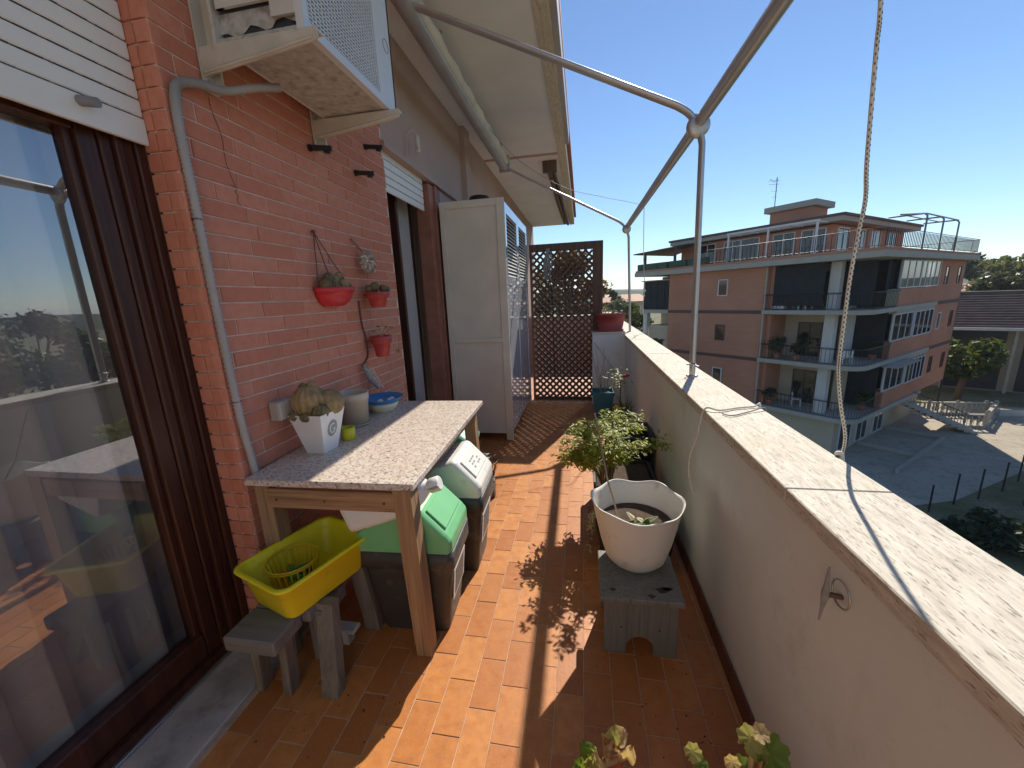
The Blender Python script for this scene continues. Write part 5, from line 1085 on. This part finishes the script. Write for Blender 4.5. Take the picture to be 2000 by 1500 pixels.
# things on the building's balconies and roof
def BW(a, b, z): return XF[ab.name] @ Vector((a, b, z+GB))
RB = math.atan2(.658, .753)
def chair(a, b, z, rot, lab):
    c = root('garden_chair', lab, 'chair', BW(a, b, z), RB+rot, 'white garden chairs on the brick block balcony')
    for x in (-.22, .22):
        for y in (-.22, .22): q = MB(); q.box(x-.022, x+.022, y-.022, y+.022, .002, .42 if y < 0 else .85); q.build('leg', BM['plastic'], c, local=True)
    q = MB(); q.box(-.25, .25, -.25, .25, .42, .455); q.build('seat', BM['plastic'], c, local=True)
    for k in range(4): q = MB(); q.box(-.19+k*.11, -.14+k*.11, .2, .225, .46, .85); q.build('back_slat', BM['plastic'], c, local=True)
chair(.6, 3.1, 0, 1.2, 'white plastic chair beside the pillar on the top balcony'); chair(1.2, 4.2, 0, .2, 'white plastic chair at the table end on the top balcony')
gt = root('garden_table', 'long white slatted garden table on the top balcony behind the railing', 'table', BW(.75, 3.9, 0), RB)
q = MB(); q.box(-.35, .35, -.55, .5, .70, .74); q.build('tabletop', BM['plastic'], gt, local=True)
for x in (-.3, .3):
    for y in (-.5, .45): q = MB(); q.box(x-.03, x+.03, y-.03, y+.03, .002, .699); q.build('leg', BM['plastic'], gt, local=True)
def condenser(a, b, z, rot, lab):
    c = root('condenser_unit', lab, 'air conditioner', BW(a, b, z), RB+rot); q = MB(); q.box(-.4, .4, -.15, .15, .05, .6, .01); q.build('casing', BM['plastic'], c, local=True); q = MB(); q.tube([(-.1+.2*math.cos(t), -.153, .32+.2*math.sin(t)) for t in [2*math.pi*k/20 for k in range(21)]], .012, 4); q.lathe([(.001, 0), (.19, .001)], (0, 0, 0), 16, False, False); q.build('fan_grille', BM['dark'], c, local=True)
    q = MB(); q.box(-.35, -.28, -.12, .12, .001, .049); q.box(.28, .35, -.12, .12, .001, .049); q.build('feet', BM['rail'], c, local=True)
condenser(.5, 4.55, 0, -1.57, 'white condenser unit in the corner of the top balcony'); 
chair(1.3, 3.3, -6.1, .5, 'white plastic chair on the lowest balcony of the brick block'); chair(.9, .9, -3.05, 2.2, 'white plastic chair behind the pillar on the middle balcony')
an = root('tv_antenna', 'thin television antenna mast on the roof chimney', 'antenna', BW(6.3, 8.2, 7.1)); q = MB(); p = Vector((0, 0, 0)); q.tube([p, p+Vector((0, 0, 2.1))], .03, 6); q.build('mast', BM['metal'], an, local=True)
for z, L in ((1.85, .55), (1.6, .5), (1.15, .3), (.75, .25)): q = MB(); q.tube([(-L, .2*L, z+.1*L), (L*.3, -.1, z)], .016, 5); q.build('boom', BM['metal'], an, local=True)
for s_ in (-1, 1): q = MB(); q.tube([(-.15, 0, 1.75), (.25*s_-.2, .1, 1.75+.3*abs(s_))], .014, 5); q.build('reflector', BM['metal'], an, local=True)

# ================================================================== TREES
TM = dict(mid=leafmat('tree_leaf', (.055, .085, .022), .4), dark=leafmat('cypress_leaf', (.022, .042, .018), .4), olive=leafmat('olive_leaf', (.085, .10, .055), .35), bright=leafmat('bright_leaf', (.10, .14, .025), .35), red=leafmat('copper_leaf', (.12, .075, .035), .4))  # bright: a lighter yellow-green leaf colour
def leafcloud(q, centres, n, size):
    for _ in range(n):
        c, r = random.choice(centres); v = Vector((random.gauss(0, 1), random.gauss(0, 1), random.gauss(0, 1))).normalized()*r*(random.random()**.45); v.z *= .75; o = Vector(c)+v; a = Vector((random.uniform(-1, 1), random.uniform(-1, 1), random.uniform(-.6, .8))).normalized(); b = a.cross(Vector((random.uniform(-1, 1), random.uniform(-1, 1), random.uniform(-1, 1)))).normalized(); s = size*random.uniform(.6, 1.3)
        q.add([o-a*s, o+b*s*.45, o+a*s, o-b*s*.45], [(0, 1, 2, 3)])
def tree(name, label, base, H, R, mat, n=2200, size=.2, ch=.55, blobs=16, trunk=.16, group=None, cat='tree', spread=1.0):
    b = Vector(base); t = root(name, label, cat, b, 0, group); q = MB(); top = b+Vector((0, 0, H*(1-ch*.55))); q.tube([b-Vector((0, 0, .1)), b.lerp(top, .5)+Vector((trunk, 0, 0)), top], [trunk*1.2, trunk*.9, trunk*.5], 8); cs = []
    cz = H*(1-ch/2)
    for k in range(blobs):
        a = random.uniform(0, 6.283); u = random.uniform(-1, 1); rr_ = R*.72*math.sqrt(max(0, 1-u*u))*random.uniform(.55, 1.05)*spread; c = b+Vector((math.cos(a)*rr_, math.sin(a)*rr_, cz+u*H*ch*.40)); cs.append((c, R*random.uniform(.26, .44)))
        if k % 2 == 0: q.tube([top-Vector((0, 0, H*ch*.3)), top.lerp(c, .6), c], [trunk*.4, trunk*.25, trunk*.08], 5)
    q.build('trunk', MT['bark'], t); q = MB(); leafcloud(q, cs, n, size); q.build('crown', TM[mat], t, kind='stuff', fix=False); return t
def cypress(label, base, H, R, mat='dark', n=900, group=None):
    b = Vector(base); t = root('cypress_tree', label, 'tree', b, 0, group); q = MB(); q.tube([b-Vector((0, 0, .1)), b+Vector((0, 0, H*.9))], [.15, .04], 6); q.build('trunk', MT['bark'], t); q = MB()
    for _ in range(n):
        h = random.random(); r = R*(math.sin(math.pi*min(1, .12+h*.86))**.6)*(1-.35*h)*random.random()**.35; a = random.uniform(0, 6.283); o = b+Vector((r*math.cos(a), r*math.sin(a), H*(.06+.94*h))); d = Vector((.25*math.cos(a), .25*math.sin(a), 1)).normalized(); s_ = d.cross(Vector((random.uniform(-1, 1), random.uniform(-1, 1), 0))).normalized(); k = .22*random.uniform(.7, 1.4); q.add([o-d*k, o+s_*k*.4, o+d*k*1.4, o-s_*k*.4], [(0, 1, 2, 3)])
    q.build('crown', TM[mat], t, kind='stuff', fix=False)
def at(x, y, D):
    d = ray(x, y); h = math.hypot(d.x, d.y); return CAM+d*(D/h)
def base_at(x, D): p = at(x, 600, D); return (p.x, p.y, GZ)
def H_at(x, ytop, D): return at(x, ytop, D).z-GZ
random.seed(5)
tree('broadleaf_tree', 'green and copper leaved tree rising behind the lattice screen', (-.55, 14.2, GZ), 11.9, 1.7, 'red', 3600, .11, .32, 22, .2)
tree('broadleaf_tree', 'olive green tree beside the copper tree behind the lattice screen', (-.9, 12.6, GZ), 10.9, 1.3, 'olive', 2200, .1, .3, 14, .18)
tree('broadleaf_tree', 'yellow green bushy tree in front of the tiled house', base_at(1905, 50), H_at(1905, 662, 50), 2.6, 'mid', 3000, .22, .6, 20, .22)
tree('broadleaf_tree', 'pale feathery tall tree behind the cypresses', base_at(1995, 78), H_at(1995, 497, 78), 5.5, 'olive', 3000, .4, .6, 22, .3)
tree('stone_pine', 'flat topped umbrella pine far behind the brick block', base_at(1897, 110), H_at(1897, 507, 110), 4.8, 'dark', 2200, .5, .22, 18, .3, spread=1.15)
for k, (x, yt, D) in enumerate(((1908, 556, 75), (1925, 548, 78), (1942, 552, 74), (1962, 546, 76), (1978, 555, 73), (1995, 548, 80))): cypress('dark cypress tree standing in the row behind the tiled house', base_at(x, D), H_at(x, yt, D), 1.7, group='cypress row behind the tiled house')
for k, (X, Y, H, R, mt) in enumerate(((19.5, 17.0, 3.0, 2.0, 'dark'), (22.5, 19.2, 3.2, 2.2, 'mid'), (17.6, 15.0, 3.0, 2.2, 'mid'), (20.5, 14.5, 3.6, 2.4, 'dark'), (24.5, 17.2, 4.0, 2.4, 'mid'), (15.5, 16.4, 2.2, 1.6, 'dark'))):
    tree('garden_shrub', ('dark rounded shrub in the shaded garden along the fence', 'mid green shrub in the shaded garden along the fence')[mt == 'mid'], (X, Y, GZ), H*.55, R, mt, 1700, .13, .9, 16, .08, 'shrubs in the shaded garden', 'shrub')
# trees farther to the side (the door glass mirrors them)
for k, (X, Y, H, R, mt) in enumerate(((38, 27, 9.5, 4, 'mid'), (46, 24, 10, 4.5, 'dark'), (42, 31, 8, 4, 'olive'), (55, 30, 11, 5, 'mid'), (60, 38, 11, 5, 'dark'), (34, 18, 8, 3.6, 'dark'), (47, 16, 10, 4.5, 'mid'))):
    tree('garden_tree', f'leafy {"dark" if mt == "dark" else "green"} garden tree beyond the courtyard', (X, Y, GZ), H, R, mt, 1500, .34, .75, 16, .25, 'garden trees beyond the courtyard')
for X, Y, H in ((25, 12.5, 12.2), (26.2, 13.4, 11.2), (27.6, 12.4, 12.8), (29, 13.5, 11.6)): cypress('tall cypress in the garden to the side of the courtyard', (X, Y, GZ), H, 1.2, 'dark', 1100, 'cypresses beside the courtyard')
for k, (x, yt, D, R, mt) in enumerate(((1193, 563, 90, 3.2, 'dark'), (1215, 585, 60, 3.2, 'olive'), (1235, 590, 52, 2.6, 'mid'), (1180, 590, 48, 3, 'olive'), (1250, 632, 30, 1.8, 'bright'), (1275, 640, 28, 1.6, 'mid'))):
    tree('street_tree', ('distant dark conical tree beyond the lattice end', 'dusty olive tree beyond the far awning post', 'green tree beside the screened veranda', 'dusty olive tree beyond the maroon pot', 'bright green shrub below the screened veranda', 'green shrub below the screened veranda')[k], base_at(x, D), H_at(x, yt, D), R, mt, 1300, .16+.003*D, .7, 14, .2)

# ================================================================== HOUSE, STAIR, FENCE
hc = at(1965, 640, 56); rot = math.atan2(hc.y, hc.x)-math.pi/2
ho = root('tiled_house', 'low house with brown tiled hip roof and white eaves beyond the courtyard', 'house', (hc.x, hc.y, GZ), rot+.12)
ze = at(1900, 645, 52).z-GZ; zr = ze+2.9
q = MB(); q.box(-9, 11, 0, 9, 0, ze); q.build('wall', m_plaster('house_render', (.34, .28, .22), (.27, .22, .17)), ho, local=True)
q = MB(); q.box(-3.2, .2, -.02, 1, .1, ze-.3); q.box(1.2, 4, -.02, 1, .1, ze-.3); q.build('porch_recess', BM['dark'], ho, local=True)
q = MB(); q.add([(-10, -1.2, ze), (12, -1.2, ze), (12, 10, ze), (-10, 10, ze), (-5, 4.4, zr), (7, 4.4, zr)], [(0, 1, 5, 4), (1, 2, 5), (2, 3, 4, 5), (3, 0, 4)]); q.build('roof', BM['roof'], ho, local=True)
rf = [o for o in bpy.data.objects if o.parent == ho and o.name.startswith('roof')][0]
for k in range(14):
    t = (k+.5)/14; q = MB(); y = -1.2+5.6*t; z = ze+(zr-ze)*t; q.tube([(-10+5*t, y, z+.02), (12-5*t, y, z+.02)], .09, 5); q.build('tile_course', BM['roof'], rf, local=True)
q = MB(); q.tube([(-10, -1.2, ze+.02), (-5, 4.4, zr+.05), (7, 4.4, zr+.05), (12, -1.2, ze+.02)], .16, 6); q.build('ridge', BM['roof'], rf, local=True)
q = MB(); q.box(-10.1, 12.1, -1.35, -1.15, ze-.22, ze+.03); q.build('gutter', BM['white'], ho, local=True)
for x in (-3.3, .6, 4.2): q = MB(); q.box(x-.09, x+.09, -.9, -.72, 0, ze-.2); q.build('porch_post', BM['slab'], ho, local=True)
for x in (-7.4, -5.2): add_window(ho, 1, x, x+1.5, ze-2.2, ze-.6, -.02, 2)
# stair: sun on the treads and shade on the step sides painted as two tones
stc = root('outdoor_stair', 'straight concrete outdoor stair climbing to the brick block entrance', 'stair', (23.6, 29.9, GZ))
s0 = Vector((26.0, 29.6, GZ)); s1 = Vector((21.9, 30.4, GZ+2.05)); dh = Vector((s1.x-s0.x, s1.y-s0.y, 0)); n = 12; u = dh.normalized(); w = Vector((-u.y, u.x, 0))
if w.y < 0: w = -w
for k in range(n):
    a = s0+dh*(k/n); h = 2.05*(k+1)/n; q = MB(); q.obox(a+dh/(2*n)+w*.6+Vector((0, 0, h-.13)), (dh.length/(2*n)-.001, .6, .13), (u, w, Vector((0, 0, 1)))); q.build('step', BM['slab'], stc); q = MB(); q.obox(a+dh/(2*n)+w*.6+Vector((0, 0, h+.02)), (dh.length/(2*n)+.02, .62, .018), (u, w, Vector((0, 0, 1)))); q.build('lit_tread', BM['white'], stc)
q = MB(); e = s1; q.obox(Vector((e.x, e.y, GZ))+u*.9+w*.6+Vector((0, 0, 1.93)), (.89, .6, .12), (u, w, Vector((0, 0, 1)))); q.build('landing', BM['slab'], stc)
for side in (.03, 1.17):
    q = MB(); q.tube([s0+w*side+Vector((0, 0, 1.05)), s1+w*side+Vector((0, 0, .95)), s1+u*1.7+w*side+Vector((0, 0, .95))], .025, 5)
    for k in range(26): p = s0.lerp(s1, k/26)+w*side; q.tube([p+Vector((0, 0, .1)), p+Vector((0, 0, 1.0))], .012, 4)
    q.build('stair_railing', BM['rail'], stc, kind='stuff')
bl_ = root('balustrade', 'stone balustrade enclosing the sunken yard beside the outdoor stair', 'balustrade', (27, 31.5, GZ))
pp = [Vector((22.8, 34.2, GZ)), Vector((30.6, 34.0, GZ)), Vector((27.4, 30.9, GZ)), Vector((26.2, 30.9, GZ))]
for a, b in zip(pp, pp[1:]):
    d = (b-a).normalized(); q = MB(); q.bar(a+Vector((0, 0, .12)), b+Vector((0, 0, .12)), .28, .24); q.build('plinth', BM['slab'], bl_); q = MB(); q.bar(a+Vector((0, 0, .98)), b+Vector((0, 0, .98)), .2, .1); q.build('handrail', BM['slab'], bl_)
    n = int((b-a).length/.3)
    for k in range(n+1):
        p = a.lerp(b, k/n); q = MB(); q.lathe([(.06, .24), (.04, .32), (.085, .5), (.045, .72), (.06, .93)] if k % 6 else [(.11, .24), (.11, 1.1), (.13, 1.12), (.02, 1.2)], p, 8, True, True); q.build('baluster', BM['slab'], bl_)
kb = root('garden_kerb', 'low white garden kerb wall running away from the balustrade', 'kerb', (33, 34, GZ)); q = MB(); q.bar(Vector((30.8, 34, GZ+.22)), Vector((39, 33.5, GZ+.22)), .3, .44); q.build('wall', BM['white'], kb)
for k, (x, y, h) in enumerate(((1813, 1000, 1.3), (1862, 985, 1.5), (1910, 975, 1.5), (1957, 960, 1.5), (1988, 940, 1.4))):
    p = on(x, y, 2, GZ); q = MB(); q.tube([p, p+Vector((0, 0, h))], .035, 6); q.ball(p+Vector((0, 0, h)), .045, 6, 4); q.build('fence_post', BM['rail'], label='thin dark iron fence post at the edge of the courtyard', cat='fence post', group='fence posts along the courtyard')
p = on(1708, 868, 2, GZ)
def far_house(x, y, D, w, d, h, roofh, lab, rot=.3):
    p = at(x, y, D); t = root('distant_house', lab, 'house', (p.x, p.y, GZ), math.atan2(p.y, p.x)-math.pi/2+rot); q = MB(); q.box(-w/2, w/2, 0, d, 0, h); q.build('wall', BM['beige'], t, local=True); q = MB(); q.add([(-w/2-.5, -.5, h), (w/2+.5, -.5, h), (w/2+.5, d+.5, h), (-w/2-.5, d+.5, h), (-w/2+1, d/2, h+roofh), (w/2-1, d/2, h+roofh)], [(0, 1, 5, 4), (1, 2, 5), (2, 3, 4, 5), (3, 0, 4), (3, 2, 1, 0)]); q.build('roof', MT['terr'], t, local=True)
    for k in range(3): add_window(t, 1, -w/2+.8+k*w/3.2, -w/2+2+k*w/3.2, h-2.4, h-1, -.02, 1)
far_house(1222, 585, 95, 11, 8, 8.2, 1.6, 'distant pale house with red roof beyond the olive trees'); far_house(1990, 575, 120, 16, 9, 7, 2, 'long distant house with red roof behind the cypress row', 0)
far_house(1880, 562, 140, 14, 9, 7, 2, 'distant house with red roof below the umbrella pine')
# hills
def hills(D, h, seed, mat, nm):
    random.seed(seed); q = MB(); lo = [[], []]; ph = [random.uniform(0, 6) for _ in range(5)]
    for k in range(161):
        a = rad(-100+k*1.9); hh = h*(.55+.25*math.sin(a*3+ph[0])+.15*math.sin(a*7+ph[1])+.07*math.sin(a*19+ph[2])+.04*math.sin(a*47+ph[3])); c = Vector((math.sin(a)*D, math.cos(a)*D, 0)); lo[0].append(c+Vector((0, 0, GZ-2))); lo[1].append(c*1.06+Vector((0, 0, hh)))
    lo.append([v*1.2+Vector((0, 0, -10)) for v in lo[1]]); q.loft(lo, False, False, True, False); q.build(nm, mat, kind='structure')
hm = basic('wooded_hill', (.06, .085, .04), .95, .4, .02, .5, .2)
hills(1500, 20, 3, hm, 'hills'); hills(420, 6, 9, hm, 'hills')

# potted greenery on the block's balconies
for k, (a, b, z, R, lab) in enumerate(((.45, 4.3, -3.05, .7, 'large leafy pot plant at the pier end of the middle balcony'), (.4, 3.2, -3.05, .55, 'leafy pot plant beside the pillar on the middle balcony'), (3.2, .45, -3.05, .5, 'small pot plant behind the wing wall on the middle balcony'), (3.0, .5, -6.1, .5, 'small pot plant by the wing wall on the lowest balcony'), (.4, 4.5, -6.1, .5, 'pot plant at the pier end of the lowest balcony'))):
    p = BW(a, b, z); t = root('pot_plant', lab, 'plant', p); q = MB(); q.lathe([(.13, .002), (.2, .32), (.18, .32), (.17, .28)], p, 12, True, True); q.build('pot', MT['terr'], t); q = MB(); leafcloud(q, [(p+Vector((0, 0, .32+R*.8)), R*.8), (p+Vector((.2, .1, .3+R*1.2)), R*.5)], 260, .11); q.build('foliage', TM['mid'], t, kind='stuff', fix=False)
# ================================================================== HAZE
q = MB(); q.box(-3100, 3100, -3100, 3100, -14, 27); hz = q.build('haze', bpy.data.materials.new('haze'), kind='stuff')
hm_ = hz.data.materials[0]; hm_.use_nodes = True; t = hm_.node_tree; t.nodes.remove(t.nodes['Principled BSDF']); pv = t.nodes.new('ShaderNodeVolumePrincipled'); pv.inputs['Color'].default_value = (.80, .88, 1, 1); pv.inputs['Density'].default_value = .0003; pv.inputs['Anisotropy'].default_value = .35
t.links.new(pv.outputs[0], t.nodes['Material Output'].inputs['Volume'])
